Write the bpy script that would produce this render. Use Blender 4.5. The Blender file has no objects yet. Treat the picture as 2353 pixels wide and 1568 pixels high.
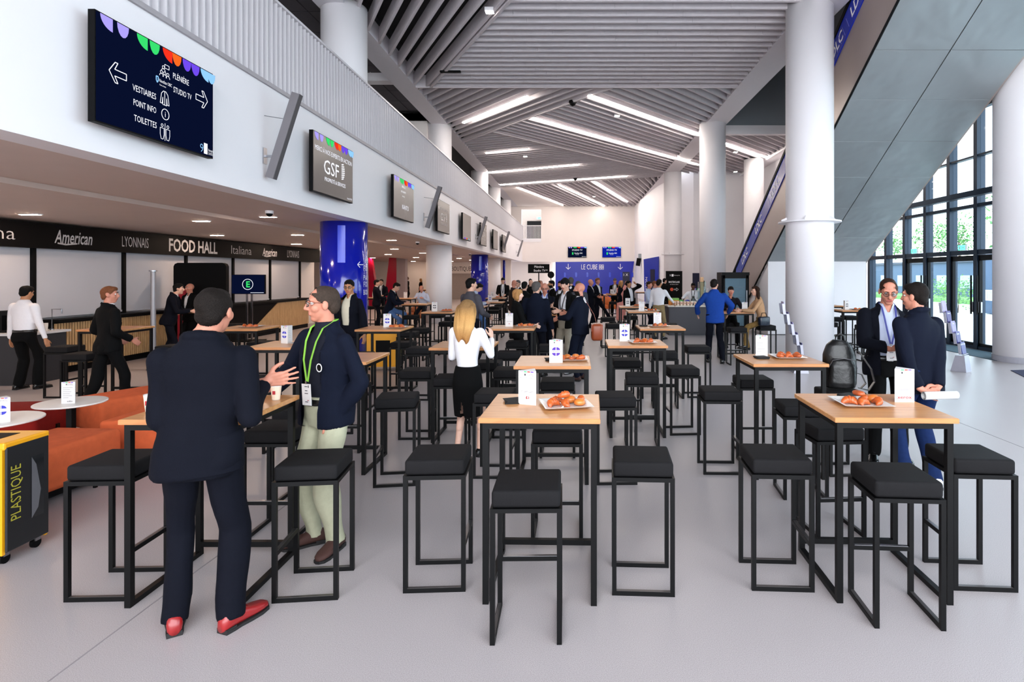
import bpy, math, random
import numpy as np
from mathutils import Vector, Matrix, noise as mnoise

scn = bpy.context.scene
COL = scn.collection
# ------------------------------------------------------------------ camera, world, exposure
CX, CY, F, EYE = 1325.0, 633.0, 1350.0, 1.9      # vanishing point, focal length in pixels, eye height
cam_d = bpy.data.cameras.new('camera'); cam = bpy.data.objects.new('camera', cam_d); COL.objects.link(cam)
cam.location = (0, 0, EYE); cam.rotation_euler = (math.pi/2, 0, 0)
cam_d.sensor_width = 36.0; cam_d.lens = 36.0*F/2353.0
cam_d.shift_x = (1176.5-CX)/2353.0; cam_d.shift_y = -(784.0-CY)/2353.0
cam_d.clip_start = 0.05; cam_d.clip_end = 500
scn.camera = cam
w = bpy.data.worlds.new('overcast_sky'); scn.world = w; w.use_nodes = True
bg = w.node_tree.nodes['Background']
bg.inputs[0].default_value = (0.90, 0.945, 1.0, 1); bg.inputs[1].default_value = 2.6
vs = scn.view_settings
vs.view_transform = 'Standard'; vs.look = 'None'; vs.exposure = 1.5; vs.gamma = 1.0; vs.use_curve_mapping = False
cy = scn.cycles; cy.use_denoising = True; cy.adaptive_threshold = .02
cy.max_bounces = 5; cy.diffuse_bounces = 4; cy.glossy_bounces = 2; cy.transmission_bounces = 4; cy.transparent_max_bounces = 8; cy.caustics_reflective = False; cy.caustics_refractive = False

# ------------------------------------------------------------------ helpers
R = math.radians
def at(x, y, z):                    # pixel -> point on the horizontal plane at height z
    Y = F*(EYE-z)/(y-CY); return Vector(((x-CX)*Y/F, Y, z))
def atY(x, y, Y):
    return Vector(((x-CX)*Y/F, Y, EYE-(y-CY)*Y/F))
def atX(x, y, X):
    Y = F*X/(x-CX); return Vector((X, Y, EYE-(y-CY)*Y/F))
def lin(h):
    h = h.lstrip('#'); out = []
    for i in (0, 2, 4):
        c = int(h[i:i+2], 16)/255.0
        out.append(c/12.92 if c <= .04045 else ((c+.055)/1.055)**2.4)
    return tuple(out)+(1.0,)
MATS = {}
def mat(name, hexc, rough=.6, metal=0, var=.08, scale=8., bump=0., bscale=60., spec=.5, sheen=0., coat=0., emit=0., emithex=None):
    if name in MATS: return MATS[name]
    m = bpy.data.materials.new(name); m.use_nodes = True; nt = m.node_tree; n = nt.nodes; l = nt.links
    b = n['Principled BSDF']; c = lin(hexc)
    b.inputs['Base Color'].default_value = c
    b.inputs['Roughness'].default_value = rough; b.inputs['Metallic'].default_value = metal
    b.inputs['Specular IOR Level'].default_value = spec
    b.inputs['Sheen Weight'].default_value = sheen; b.inputs['Coat Weight'].default_value = coat
    if emit:
        b.inputs['Emission Color'].default_value = lin(emithex or hexc); b.inputs['Emission Strength'].default_value = emit
    if var or bump:
        tc = n.new('ShaderNodeTexCoord')
        if var:
            t = n.new('ShaderNodeTexNoise'); t.inputs['Scale'].default_value = scale; t.inputs['Detail'].default_value = 3
            l.new(tc.outputs['Object'], t.inputs['Vector'])
            r = n.new('ShaderNodeValToRGB')
            r.color_ramp.elements[0].color = tuple(max(0, x*(1-var)) for x in c[:3])+(1,)
            r.color_ramp.elements[1].color = tuple(min(1, x*(1+var)) for x in c[:3])+(1,)
            l.new(t.outputs['Fac'], r.inputs['Fac']); l.new(r.outputs['Color'], b.inputs['Base Color'])
        if bump:
            t2 = n.new('ShaderNodeTexNoise'); t2.inputs['Scale'].default_value = bscale; t2.inputs['Detail'].default_value = 2
            l.new(tc.outputs['Object'], t2.inputs['Vector'])
            bp = n.new('ShaderNodeBump'); bp.inputs['Strength'].default_value = bump; bp.inputs['Distance'].default_value = .01
            l.new(t2.outputs['Fac'], bp.inputs['Height']); l.new(bp.outputs['Normal'], b.inputs['Normal'])
    MATS[name] = m; return m
def emat(name, hexc, s):
    if name in MATS: return MATS[name]
    m = bpy.data.materials.new(name); m.use_nodes = True; nt = m.node_tree
    nt.nodes.remove(nt.nodes['Principled BSDF'])
    e = nt.nodes.new('ShaderNodeEmission'); e.inputs[0].default_value = lin(hexc); e.inputs[1].default_value = s
    nt.links.new(e.outputs[0], nt.nodes['Material Output'].inputs[0]); MATS[name] = m; return m
def glassmat(name, hexc, gloss=.12):
    if name in MATS: return MATS[name]
    m = bpy.data.materials.new(name); m.use_nodes = True; nt = m.node_tree; n = nt.nodes
    n.remove(n['Principled BSDF'])
    t = n.new('ShaderNodeBsdfTransparent'); t.inputs[0].default_value = lin(hexc)
    g = n.new('ShaderNodeBsdfGlossy'); g.inputs['Roughness'].default_value = .02
    lw = n.new('ShaderNodeLayerWeight'); lw.inputs[0].default_value = gloss
    mx = n.new('ShaderNodeMixShader')
    nt.links.new(lw.outputs['Fresnel'], mx.inputs[0]); nt.links.new(t.outputs[0], mx.inputs[1]); nt.links.new(g.outputs[0], mx.inputs[2])
    nt.links.new(mx.outputs[0], n['Material Output'].inputs[0]); MATS[name] = m; return m
def woodmat(name, h1, h2, rough=.35, scale=(1.2, 14, 14)):
    if name in MATS: return MATS[name]
    m = bpy.data.materials.new(name); m.use_nodes = True; nt = m.node_tree; n = nt.nodes; l = nt.links
    b = n['Principled BSDF']; b.inputs['Roughness'].default_value = rough
    tc = n.new('ShaderNodeTexCoord'); mp = n.new('ShaderNodeMapping'); mp.inputs['Scale'].default_value = scale
    t = n.new('ShaderNodeTexNoise'); t.inputs['Scale'].default_value = 3; t.inputs['Detail'].default_value = 6; t.inputs['Distortion'].default_value = .6
    r = n.new('ShaderNodeValToRGB'); r.color_ramp.elements[0].color = lin(h1); r.color_ramp.elements[1].color = lin(h2)
    r.color_ramp.elements[0].position = .3; r.color_ramp.elements[1].position = .7
    l.new(tc.outputs['Object'], mp.inputs['Vector']); l.new(mp.outputs['Vector'], t.inputs['Vector'])
    l.new(t.outputs['Fac'], r.inputs['Fac']); l.new(r.outputs['Color'], b.inputs['Base Color'])
    MATS[name] = m; return m

class MB:
    """collects polygons; build() links them as one mesh object"""
    def __init__(s): s.v = []; s.f = []; s.m = []
    def add(s, vs_, fs, mi=0):
        o = len(s.v); s.v += [tuple(p) for p in vs_]; s.f += [tuple(i+o for i in f) for f in fs]; s.m += [mi]*len(fs); return s
    def box(s, x0, x1, y0, y1, z0, z1, mi=0, M=None):
        p = [Vector((x, y, z)) for z in (z0, z1) for x, y in ((x0, y0), (x1, y0), (x1, y1), (x0, y1))]
        if M: p = [M @ q for q in p]
        return s.add(p, [(0, 3, 2, 1), (4, 5, 6, 7), (0, 1, 5, 4), (1, 2, 6, 5), (2, 3, 7, 6), (3, 0, 4, 7)], mi)
    def bar(s, a, b, wd, dp, up=(0, 0, 1), mi=0):
        a = Vector(a); b = Vector(b); d = (b-a); L = d.length; d.normalize(); up = Vector(up)
        if abs(d.dot(up)) > .99: up = Vector((0, 1, 0))
        sx = d.cross(up).normalized(); uz = sx.cross(d)
        M = Matrix((sx, d, uz)).transposed().to_4x4(); M.translation = a
        return s.box(-wd/2, wd/2, 0, L, -dp/2, dp/2, mi, M)
    def prism(s, pts, z0, z1, mi=0, M=None):      # polygon in XY, ccw
        n = len(pts); p = [Vector((x, y, z0)) for x, y in pts]+[Vector((x, y, z1)) for x, y in pts]
        if M: p = [M @ q for q in p]
        return s.add(p, [tuple(range(n-1, -1, -1)), tuple(range(n, 2*n))]+[(i, (i+1) % n, (i+1) % n+n, i+n) for i in range(n)], mi)
    def lathe(s, prof, n=24, mi=0, M=None, cap=True):
        p = []; 
        for r, z in prof:
            for k in range(n):
                a = 2*math.pi*k/n; p.append(Vector((r*math.cos(a), r*math.sin(a), z)))
        if M: p = [M @ q for q in p]
        f = [(i*n+k, i*n+(k+1) % n, (i+1)*n+(k+1) % n, (i+1)*n+k) for i in range(len(prof)-1) for k in range(n)]
        if cap: f += [tuple(range(n-1, -1, -1)), tuple(range((len(prof)-1)*n, len(prof)*n))]
        return s.add(p, f, mi)
    def tube(s, pts, r, n=6, mi=0):
        pts = [Vector(p) for p in pts]; rings = []
        for i, p in enumerate(pts):
            d = (pts[min(i+1, len(pts)-1)]-pts[max(i-1, 0)]).normalized()
            u = Vector((0, 0, 1)) if abs(d.z) < .95 else Vector((1, 0, 0))
            a = d.cross(u).normalized(); b = a.cross(d); rr = r[i] if isinstance(r, (list, tuple)) else r
            rings.append([p+(a*math.cos(2*math.pi*k/n)+b*math.sin(2*math.pi*k/n))*rr for k in range(n)])
        f = [(i*n+k, i*n+(k+1) % n, (i+1)*n+(k+1) % n, (i+1)*n+k) for i in range(len(pts)-1) for k in range(n)]
        f += [tuple(range(n-1, -1, -1)), tuple(range((len(pts)-1)*n, len(pts)*n))]
        return s.add([q for g in rings for q in g], f, mi)
    def strip(s, pts, side, wd, th=.002, mi=0):    # ribbon through pts, width along side
        side = Vector(side).normalized(); pts = [Vector(p) for p in pts]
        for a, b in zip(pts, pts[1:]):
            up = side.cross(b-a).normalized(); s.bar(a, b, wd, th, up, mi)
        return s
    def quad(s, a, b, c, d, mi=0): return s.add([a, b, c, d], [(0, 1, 2, 3)], mi)
    def mesh(s, name, mats, smooth=False):
        me = bpy.data.meshes.new(name); me.from_pydata(s.v, [], s.f)
        for m in (mats if isinstance(mats, (list, tuple)) else [mats]): me.materials.append(m)
        if max(s.m, default=0): me.polygons.foreach_set('material_index', s.m)
        if smooth: me.polygons.foreach_set('use_smooth', [True]*len(s.f))
        me.update(); return me
    def build(s, name, mats, parent=None, loc=None, rz=0, smooth=False):
        return obj(name, s.mesh(name, mats, smooth), parent, loc, rz)
def obj(name, me, parent=None, loc=None, rz=0):
    o = bpy.data.objects.new(name, me); COL.objects.link(o); o.parent = parent
    if loc is not None: o.location = loc
    if rz: o.rotation_euler[2] = rz
    return o
def tag(o, label=None, cat=None, group=None, kind=None):
    if label: o['label'] = label
    if cat: o['category'] = cat
    if group: o['group'] = group
    if kind: o['kind'] = kind
    return o
def thing(name, label, cat, loc=(0, 0, 0), rz=0, group=None):
    o = bpy.data.objects.new(name, None); o.empty_display_size = .1; COL.objects.link(o)
    o.location = loc; o.rotation_euler[2] = rz; return tag(o, label, cat, group)
def struct(name, mb, mats, label=None, parent=None, smooth=False):
    o = mb.build(name, mats, parent, smooth=smooth)
    if parent is None: o['kind'] = 'structure'
    if label: o['label'] = label
    return o
def copy_tree(o, parent=None):
    c = o.copy(); COL.objects.link(c); c.parent = parent
    for ch in list(o.children): copy_tree(ch, c)
    return c
def bevel_box(x0, x1, y0, y1, z0, z1, r, seg=2, mb=None, mi=0):
    """box with rounded edges, made as a stack of rounded-rectangle rings"""
    mb = mb or MB(); rings = []
    def ring(inset, z):
        pts = []
        rr = max(r-inset, 1e-4) if inset < r else 1e-4
        for cx, cy, a0 in ((x1-r, y1-r, 0), (x0+r, y1-r, 90), (x0+r, y0+r, 180), (x1-r, y0+r, 270)):
            for k in range(seg+1):
                a = R(a0+90*k/seg); pts.append((cx+rr*math.cos(a), cy+rr*math.sin(a), z))
        return pts
    prof = []
    for k in range(seg+1):
        a = R(90*k/seg); prof.append((r-r*math.sin(a), z0+r-r*math.cos(a)))
    for k in range(seg+1):
        a = R(90*k/seg); prof.append((r-r*math.cos(a), z1-r+r*math.sin(a)))
    for ins, z in prof: rings.append(ring(ins, z))
    n = len(rings[0]); v = [p for g in rings for p in g]
    f = [(i*n+k, i*n+(k+1) % n, (i+1)*n+(k+1) % n, (i+1)*n+k) for i in range(len(rings)-1) for k in range(n)]
    f += [tuple(range(n-1, -1, -1)), tuple(range((len(rings)-1)*n, len(rings)*n))]
    return mb.add(v, f, mi)

# a side scene used only to evaluate text and remesh modifiers, removed at the end
TMP = bpy.data.scenes.new('scratch')
def evaluated_mesh(data, mods=None, name='scratch'):
    o = bpy.data.objects.new(name, data); TMP.collection.objects.link(o)
    for kind, props in (mods or []):
        md = o.modifiers.new(kind, kind)
        for k, v in props.items(): setattr(md, k, v)
    with bpy.context.temp_override(scene=TMP, view_layer=TMP.view_layers[0]):
        dg = bpy.context.evaluated_depsgraph_get()
    dg.update()
    me = bpy.data.meshes.new_from_object(o.evaluated_get(dg), depsgraph=dg)
    bpy.data.objects.remove(o); return me
TXT = {}
def text(s, size, m, parent, origin, right, up, align='CENTER', bold=0., stretch=1., shear=0., name='lettering', lift=.002, space=1., fitw=None):
    """flat lettering as a thin mesh; origin is the baseline anchor, right/up span its plane"""
    key = (s, align, bold, shear, space, m.name)
    if key not in TXT:
        cu = bpy.data.curves.new('text', 'FONT'); cu.body = s; cu.size = 1; cu.align_x = align; cu.resolution_u = 2
        cu.offset = bold; cu.shear = shear; cu.space_character = space; cu.extrude = 0
        me = evaluated_mesh(cu); me.materials.clear(); me.materials.append(m); bpy.data.curves.remove(cu); TXT[key] = me
    if fitw:
        xs = [v.co.x for v in TXT[key].vertices]; stretch = fitw/(size*(max(xs)-min(xs)))
    rt = Vector(right).normalized(); u = Vector(up).normalized(); nrm = rt.cross(u)
    o = bpy.data.objects.new(name, TXT[key]); COL.objects.link(o); o.parent = parent
    M = Matrix((rt*size*stretch, u*size, nrm*size)).transposed().to_4x4(); M.translation = Vector(origin)+nrm*lift
    o.matrix_local = M
    return o
# ------------------------------------------------------------------ materials of the setting
WHITE = mat('white_paint', 'ECE9EC', .55, var=.02, scale=1.5)
CREAM = mat('warm_white_paint', 'EDE4DF', .6, var=.02, scale=1.5)
SOFF = mat('soffit_plaster', 'CDBAB0', .7, var=.04, scale=2)
SLAT = mat('grey_felt_slat', 'CFC8CC', .85, var=.08, scale=9, bump=.15, bscale=120)
DECK = mat('dark_deck', '1B1A1D', .9, var=.1)
GREYP = mat('grey_panel', '8A9298', .5, var=.06, scale=1.2)
TILE = mat('dark_ceiling_tile', '4A484E', .8, var=.08)
BLACKM = mat('black_steel', '040405', .42, var=.1, spec=.18)
FRAME = mat('blue_black_aluminium', '1A2A3C', .4, metal=.3, var=.05)
BLACK = mat('matt_black', '050506', .6, var=.1, spec=.12)
BLUE = mat('royal_blue_gloss', '06149A', .14, var=.02, coat=.4)
INK = mat('white_print', 'F2F2F5', .5, var=0)
GLOW = emat('white_screen_print', 'F4F6FF', .42)
LED = emat('led_strip', 'FFF4EA', 16.0)
DOWN = emat('downlight_glow', 'FFDFC4', 100.0)
CHROME = mat('brushed_steel', '9A9A9E', .28, metal=1, var=.05)
GLASS = glassmat('clear_glass', 'E9F2F6', .08)

def floor_mat():
    m = mat('poured_floor', 'B9B2B5', .34, var=0)
    nt = m.node_tree; n = nt.nodes; l = nt.links; b = n['Principled BSDF']
    tc = n.new('ShaderNodeTexCoord')
    t = n.new('ShaderNodeTexNoise'); t.inputs['Scale'].default_value = 260; t.inputs['Detail'].default_value = 2
    t2 = n.new('ShaderNodeTexNoise'); t2.inputs['Scale'].default_value = .8; t2.inputs['Detail'].default_value = 5
    for q in (t, t2): l.new(tc.outputs['Object'], q.inputs['Vector'])
    r = n.new('ShaderNodeValToRGB'); r.color_ramp.elements[0].color = lin('9E9596'); r.color_ramp.elements[1].color = lin('BFB8B9')
    r.color_ramp.elements[0].position = .35; r.color_ramp.elements[1].position = .65
    r2 = n.new('ShaderNodeValToRGB'); r2.color_ramp.elements[0].color = (.86, .86, .86, 1); r2.color_ramp.elements[1].color = (1, 1, 1, 1)
    mx = n.new('ShaderNodeMix'); mx.data_type = 'RGBA'; mx.blend_type = 'MULTIPLY'; mx.inputs[0].default_value = 1
    l.new(t.outputs['Fac'], r.inputs['Fac']); l.new(t2.outputs['Fac'], r2.inputs['Fac'])
    l.new(r.outputs['Color'], mx.inputs[6]); l.new(r2.outputs['Color'], mx.inputs[7]); l.new(mx.outputs[2], b.inputs['Base Color'])
    rr = n.new('ShaderNodeMapRange'); rr.inputs[3].default_value = .26; rr.inputs[4].default_value = .46
    l.new(t2.outputs['Fac'], rr.inputs[0]); l.new(rr.outputs[0], b.inputs['Roughness'])
    return m
LW, SZ, RB, RT, CB = -4.73, 3.10, 4.83, 6.19, 7.90
YF = 51.2
fl = struct('floor', MB().box(-20, 10.55, -6, 60, -.3, 0), floor_mat())
JNT = mat('joint_line', '8C8688', .6, var=0)
for a, b in ((at(110, 1568, 0), at(345, 1392, 0)), (at(345, 1392, 0), at(700, 1130, 0)), (at(2150, 950, 0), at(2353, 1030, 0)), (at(1470, 745, 0), at(1250, 760, 0))):
    a.z = b.z = .0008; MB().bar(a, b, .008, .0016).build('floor_joint', JNT, fl)

# ------------------------------------------------------------------ left: upper front with screens, soffit, upper floor
wl = struct('wall_left', MB().box(LW-.35, LW, -6, YF, SZ, RB), WHITE)
MB().box(LW-.05, LW+.035, -6, YF, RB-.03, RB+.03).build('ledge', mat('ledge_grey', 'A5A0A4', .5), wl)
sf = MB().box(-7.0, LW-.35, -6, 46.5, SZ, SZ+.3)
sf.add([(-7.0, -6, SZ-.07), (-7.0, 46.5, SZ-.07), (-10.4, 46.5, 2.9), (-10.4, -6, 2.9), (-7.0, -6, SZ+.3), (-7.0, 46.5, SZ+.3), (-10.4, 46.5, SZ+.3), (-10.4, -6, SZ+.3)],
       [(0, 1, 2, 3), (7, 6, 5, 4), (0, 4, 5, 1), (1, 5, 6, 2), (2, 6, 7, 3), (3, 7, 4, 0)])
sf.box(-20, -10.4, 21.5, 46.5, 2.98, SZ+.3)
struct('ceiling_left', sf, SOFF)
up = struct('floor_upper', MB().box(-14, LW-.35, -6, YF+4, SZ+.3, RB-.1), WHITE)
struct('wall_upper_left', MB().box(-11.2, -11, -6, YF, RB-.1, 8.6), CREAM)
struct('wall_upper_cross', MB().box(-11, -5.9, 23.2, 23.4, RB-.1, 8.3), CREAM)
cu_ = struct('ceiling_upper', MB().box(-11.2, -5.0, -6, 23.2, 8.36, 8.6).box(-11.2, -5.0, 23.2, YF, 8.0, 8.6), DECK)
tme = MB().box(-.295, .295, -.595, .595, 8.3, 8.36).mesh('ceiling_tile', TILE)
for i in range(6):
    for j in range(10):
        obj('ceiling_tile', tme, cu_, (-6.2-.62*i, 11.2+1.22*j, 0))
MB().box(-11, -5.7, 18.55, 18.95, 8.05, 8.36).build('cross_beam', WHITE, cu_)
# balustrade of upright fins along the upper floor
bal = struct('balustrade_panel', MB().box(LW-.05, LW-.04, 2, YF, RB+.03, RT-.02), mat('perforated_panel', 'CBC7CB', .4, metal=.2, var=.06, scale=30), 'pale ribbed balustrade along the upper floor')
FIN = mat('white_fin', 'DAD7DB', .35, metal=.1, var=.03)
fme = MB().box(LW-.04, LW+.03, -.006, .006, RB+.03, RT-.02).mesh('fin', FIN)
y = 2.6; k = 0
while y < 42.5 and k < 290:
    obj('fin', fme, bal, (0, y, 0)); y += .138; k += 1
rest = MB()
while y < YF: rest.box(LW-.04, LW+.03, y-.006, y+.006, RB+.03, RT-.02); y += .138
tag(rest.build('fin_run', FIN, bal), kind='stuff')
MB().box(LW-.07, LW+.05, 2, YF, RT-.02, RT+.02).build('handrail', FIN, bal)

# ------------------------------------------------------------------ columns
def column(x, y, r, z0, z1, m, label, **k):
    prof = [(r, z0), (r, z1)]
    o = struct('column', MB().lathe(prof, 48, M=Matrix.Translation((x, y, 0))), m, label, smooth=False)
    o.data.polygons.foreach_set('use_smooth', [len(p.vertices) == 4 for p in o.data.polygons]); return o
lc = [(-5.30, 13.4), (-5.55, 23.7), (-5.68, 34.4), (-5.75, 40.5), (-5.75, 47.0)]
names = ['blue wrapped', 'white', 'blue wrapped', 'white', 'blue wrapped']
BL = []
for (x, yy), nm in zip(lc, names):
    isb = nm.startswith('blue')
    c1 = column(x, yy, .51, 0, SZ, BLUE if isb else WHITE, nm+' round column under the screen wall')
    column(x, yy, .50, RB-.1, CB+.1, WHITE, 'white round column rising behind the balustrade')
    if isb: BL.append((c1, x, yy))
ca = column(5.25, 13.25, .51, 0, CB+.1, WHITE, 'white round column beside the escalator')
column(5.40, 23.35, .51, 0, CB+.1, WHITE, 'white round column behind the tall fridge')
cc_ = column(5.62, 34.4, .51, 0, CB+.1, WHITE, 'white round column by the masterclass poster')
cd_ = column(9.88, 13.0, .56, 0, 11, WHITE, 'white round column beside the glass doors')
cd_sk = MB().lathe([(.575, 0), (.575, .13)], 48, M=Matrix.Translation((9.88, 13.0, 0))).build('skirting', mat('grey_skirting', '9A9AA4', .5), cd_)
column(9.2, 30.5, .5, 0, CB, WHITE, 'white round column behind the escalator')
for cp, cx, cy, r in ((ca, 5.25, 13.25, .51), (cc_, 5.62, 34.4, .51)):
    zc = 3.08 if cp is ca else 3.1
    MB().lathe([(r, zc), (r+.16, zc), (r+.16, zc+.03), (r, zc+.03)], 40, M=Matrix.Translation((cx, cy, 0)), cap=False).build('collar_plate', WHITE, cp)
    for a in range(0, 360, 60):
        ca_, sa_ = math.cos(R(a)), math.sin(R(a))
        MB().bar((cx+ca_*r, cy+sa_*r, zc+.1), (cx+ca_*(r+.12), cy+sa_*(r+.12), zc+.04), .02, .05).build('bracket', WHITE, cp)
# signage on the blue columns
for ci, (c1, x, yy) in enumerate(BL):
    for tx, row in (('IMPAIR', 2.18), ('FOSSE', 2.0), ('PAIR', 1.79), ('FOSSE', 1.64), ('BOUTIQUE', 1.46)):
        for k, ch in enumerate(tx):                # letters wrap round the shaft
            a = R(-14+k*9); d = Vector((math.cos(a), math.sin(a), 0)); rt = Vector((-math.sin(a), math.cos(a), 0))
            text(ch, .17, INK, c1, Vector((x, yy, row))+d*.512, rt, (0, 0, 1), stretch=.6)
    a = R(-28); d = Vector((math.cos(a), math.sin(a), 0)); rt = Vector((-math.sin(a), math.cos(a), 0)); p = Vector((x, yy, 2.14))+d*.518
    ar = MB(); ar.bar(p-rt*.08, p+rt*.08, .014, .004, d); ar.bar(p-rt*.08, p-rt*.01+Vector((0, 0, .065)), .014, .004, d); ar.bar(p-rt*.08, p-rt*.01-Vector((0, 0, .065)), .014, .004, d)
    ar.build('arrow', INK, c1)
    a = R(-97)
    pr = MB()
    for k in range(4):
        a0, a1 = R(-84+k*4.5), R(-79.5+k*4.5)
        q = [(x+.512*math.cos(t), yy+.512*math.sin(t)) for t in (a0, a1)]
        pr.quad((*q[0], 2.18), (*q[1], 2.18), (*q[1], 3.0), (*q[0], 3.0))
    pr.build('lighter_stripe', mat('mid_blue_print', '1E3BD0', .2, var=0), c1)

# ------------------------------------------------------------------ main slatted ceiling
XL, XR = -5.12, 5.12
ceil = struct('ceiling', MB().box(-5.8, 5.95, -3, YF, 8.5, 8.7), DECK)
BEAM = mat('beam_plaster', 'DEDADF', .6, var=.03)
MB().box(-5.77, XL, -3, YF, CB, 8.5).build('beam', BEAM, ceil)
MB().box(XR, 5.95, -3, YF, CB, 8.5).build('beam', BEAM, ceil)
def clip(poly, p, d):
    """segment of the line p+t*d inside a convex ccw polygon"""
    t0, t1 = -1e9, 1e9
    for (ax, ay), (bx, by) in zip(poly, poly[1:]+poly[:1]):
        nx, ny = -(by-ay), bx-ax
        num = nx*(p[0]-ax)+ny*(p[1]-ay); den = nx*d[0]+ny*d[1]
        if abs(den) < 1e-9:
            if num < 0: return None
            continue
        t = -num/den
        if den > 0: t0 = max(t0, t)
        else: t1 = min(t1, t)
    return (t0, t1) if t1-t0 > .05 else None
def slats(poly, d, gap, phase=0., seg=None, depth=.36, th=.07, par=None):
    d = Vector((d[0], d[1])).normalized(); nrm = Vector((-d.y, d.x))
    c = [Vector(q).dot(nrm) for q in poly]; s = min(c)+phase; i = 0
    while s < max(c):
        p = nrm*s; t = clip(poly, p, d)
        if t:
            a, b = t; cuts = [a]
            if seg:
                q = a+(i*.37 % 1)*seg
                while q < b-.1:
                    if q > a+.1: cuts.append(q)
                    q += seg
            cuts.append(b)
            for u0, u1 in zip(cuts, cuts[1:]):
                e = .004 if seg else 0
                A, B = p+d*u0, p+d*(u1-e)
                MB().bar((A.x, A.y, CB+depth/2), (B.x, B.y, CB+depth/2), th, depth).build('slat', SLAT, par or ceil)
        s += gap; i += 1
A1 = at(1172, 0, CB); A2 = at(990, 200, CB); Y2 = A2.y
dl = (A2-A1); f_ = A1-dl*((A1.y+3)/dl.y)
z1 = [(XL, -3), (f_.x, -3), (A2.x, Y2), (XL, Y2)]
if f_.x > XR:
    tt = A1+dl*((XR-A1.x)/dl.x); z1 = [(XL, -3), (XR, -3), (XR, tt.y), (A2.x, Y2), (XL, Y2)]
    z2 = [(XR, tt.y), (XR, Y2), (A2.x, Y2)]
else: z2 = [(f_.x, -3), (XR, -3), (XR, Y2), (A2.x, Y2)]
slats(z1, (dl.x, dl.y), .39, .12)
slats(z2, (1, 0), .36, .02, seg=1.31)
G = (1.18, Y2); J = (-3.5, 24.5)
slats([(XL, Y2), G, (XL, 26.4)], (1, -1.19), .385, .2)
slats([G, (XR, Y2), (XR, 34.1), J], (1, 1.13), .385, .15)
slats([J, (XR, 34.1), (XR, 36.0), (XL, 39.9), (XL, 26.4)], (1, -.40), .385, .1)
z6 = [(-4.1, 39.52), (XR, 36.0), (XR, YF), (-1.0, YF)]
slats(z6, (1, 3.45), .40, .15)
MB().prism([(XL, 39.9), (-4.1, 39.52), (-1.0, YF), (XL, YF)], CB, CB+.2).build('plain_panel', CREAM, ceil)
for a, b in ((A1-dl*.3, A2), ((XL, Y2), (XR, Y2)), (G, (XL, 26.4)), (J, (XR, 34.1))):
    a = Vector((a[0], a[1])); b = Vector((b[0], b[1]))
    MB().bar((a.x, a.y, CB+.17), (b.x, b.y, CB+.17), .075, .40).build('slat', SLAT, ceil)
# strip of the same ceiling over the far right bay
strip = struct('ceiling_right', MB().box(5.95, 10.4, 24.7, 35, 8.5, 8.7), DECK)
slats([(5.95, 24.8), (9.9, 24.8), (9.9, 34.6), (5.95, 34.6)], (1, 1.13), .385, .1, par=strip)
MB().box(5.95, 10.4, 24.45, 24.7, CB-.12, CB+.25).build('edge_beam', WHITE, strip)
MB().box(9.7, 10.4, 24.7, 35, CB-.1, 8.5).build('edge_beam', WHITE, strip)
struct('wall_void', MB().box(5.95, 10.55, 24.5, 24.7, CB+.2, 11.2), GREYP)
struct('ceiling_void', MB().box(5.95, 10.55, -3, 24.7, 11, 11.2), mat('void_ceiling', '6A6C72', .7))
struct('wall_void_side', MB().box(5.80, 5.95, -3, 24.7, 8.5, 11.2), GREYP)

# LED strips and spots set into the ceiling
leds = [((1065, 282), (1208, 223)), ((1353, 220), (1606, 311)), ((1224, 271), (1606, 379)), ((1117, 352), (1211, 343)), ((1122, 397), (1327, 379)),
        ((1150, 425), (1440, 405)), ((1190, 432), (1293, 472)), ((1286, 426), (1388, 474)), ((1370, 419), (1441, 464)), ((1668, 330), (1766, 364))]
ledl = ['short diagonal light strip nearest the balustrade, before the ceiling joint', 'long diagonal light strip starting by the dome camera', 'longest diagonal light strip ending at the right-hand column', 'shortest light strip beside the balustrade columns',
        'slightly tilted light strip behind the shortest one', 'long light strip just before the last ceiling field', 'light strip beside the plain plaster ceiling panel', 'middle light strip of the last ceiling field', 'light strip nearest the curved far wall', 'light strip in the side bay behind the escalator column']
for i, (a, b) in enumerate(leds):
    a, b = at(*a, CB-.03), at(*b, CB-.03)
    t = thing('ceiling_light', ledl[i], 'ceiling light', group='ceiling light strips')
    MB().bar(a+Vector((0, 0, .05)), b+Vector((0, 0, .05)), .11, .06).build('housing', WHITE, t)
    MB().bar(a, b, .10, .05).build('diffuser', LED, t)
for x, y in ((1125, 28), (1418, 267), (1207, 360), (1690, 395), (1365, 452), (1690, 350)):
    p = at(x, y, CB-.01); t = thing('ceiling_spot', 'small square bright spot between the ceiling slats', 'spotlight', p, group='ceiling spots')
    MB().box(-.1, .1, -.1, .1, 0, .08).build('housing', WHITE, t); MB().box(-.085, .085, -.085, .085, -.006, .002).build('lens', LED, t)
for x, y, lb in ((1316, 235, 'black dome camera under the diagonal ceiling joint'), (1322, 410, 'black dome camera under the far ceiling strip')):
    p = at(x, y, CB); t = thing('dome_camera', lb, 'camera', p)
    MB().lathe([(.13, -.02), (.14, .0), (.13, .05)], 20).build('mount', BLACK, t); MB().lathe([(.02, -.14), (.08, -.11), (.115, -.05), (.12, -.02)], 20).build('dome', BLACKM, t, smooth=True)
p = at(1035, 163, CB); tag(MB().box(-.3, .3, -.05, .05, -.05, .0).build('ceiling_vent', BLACK, None, p), 'short dark slot fitting on the near ceiling slats', 'vent')

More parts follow.
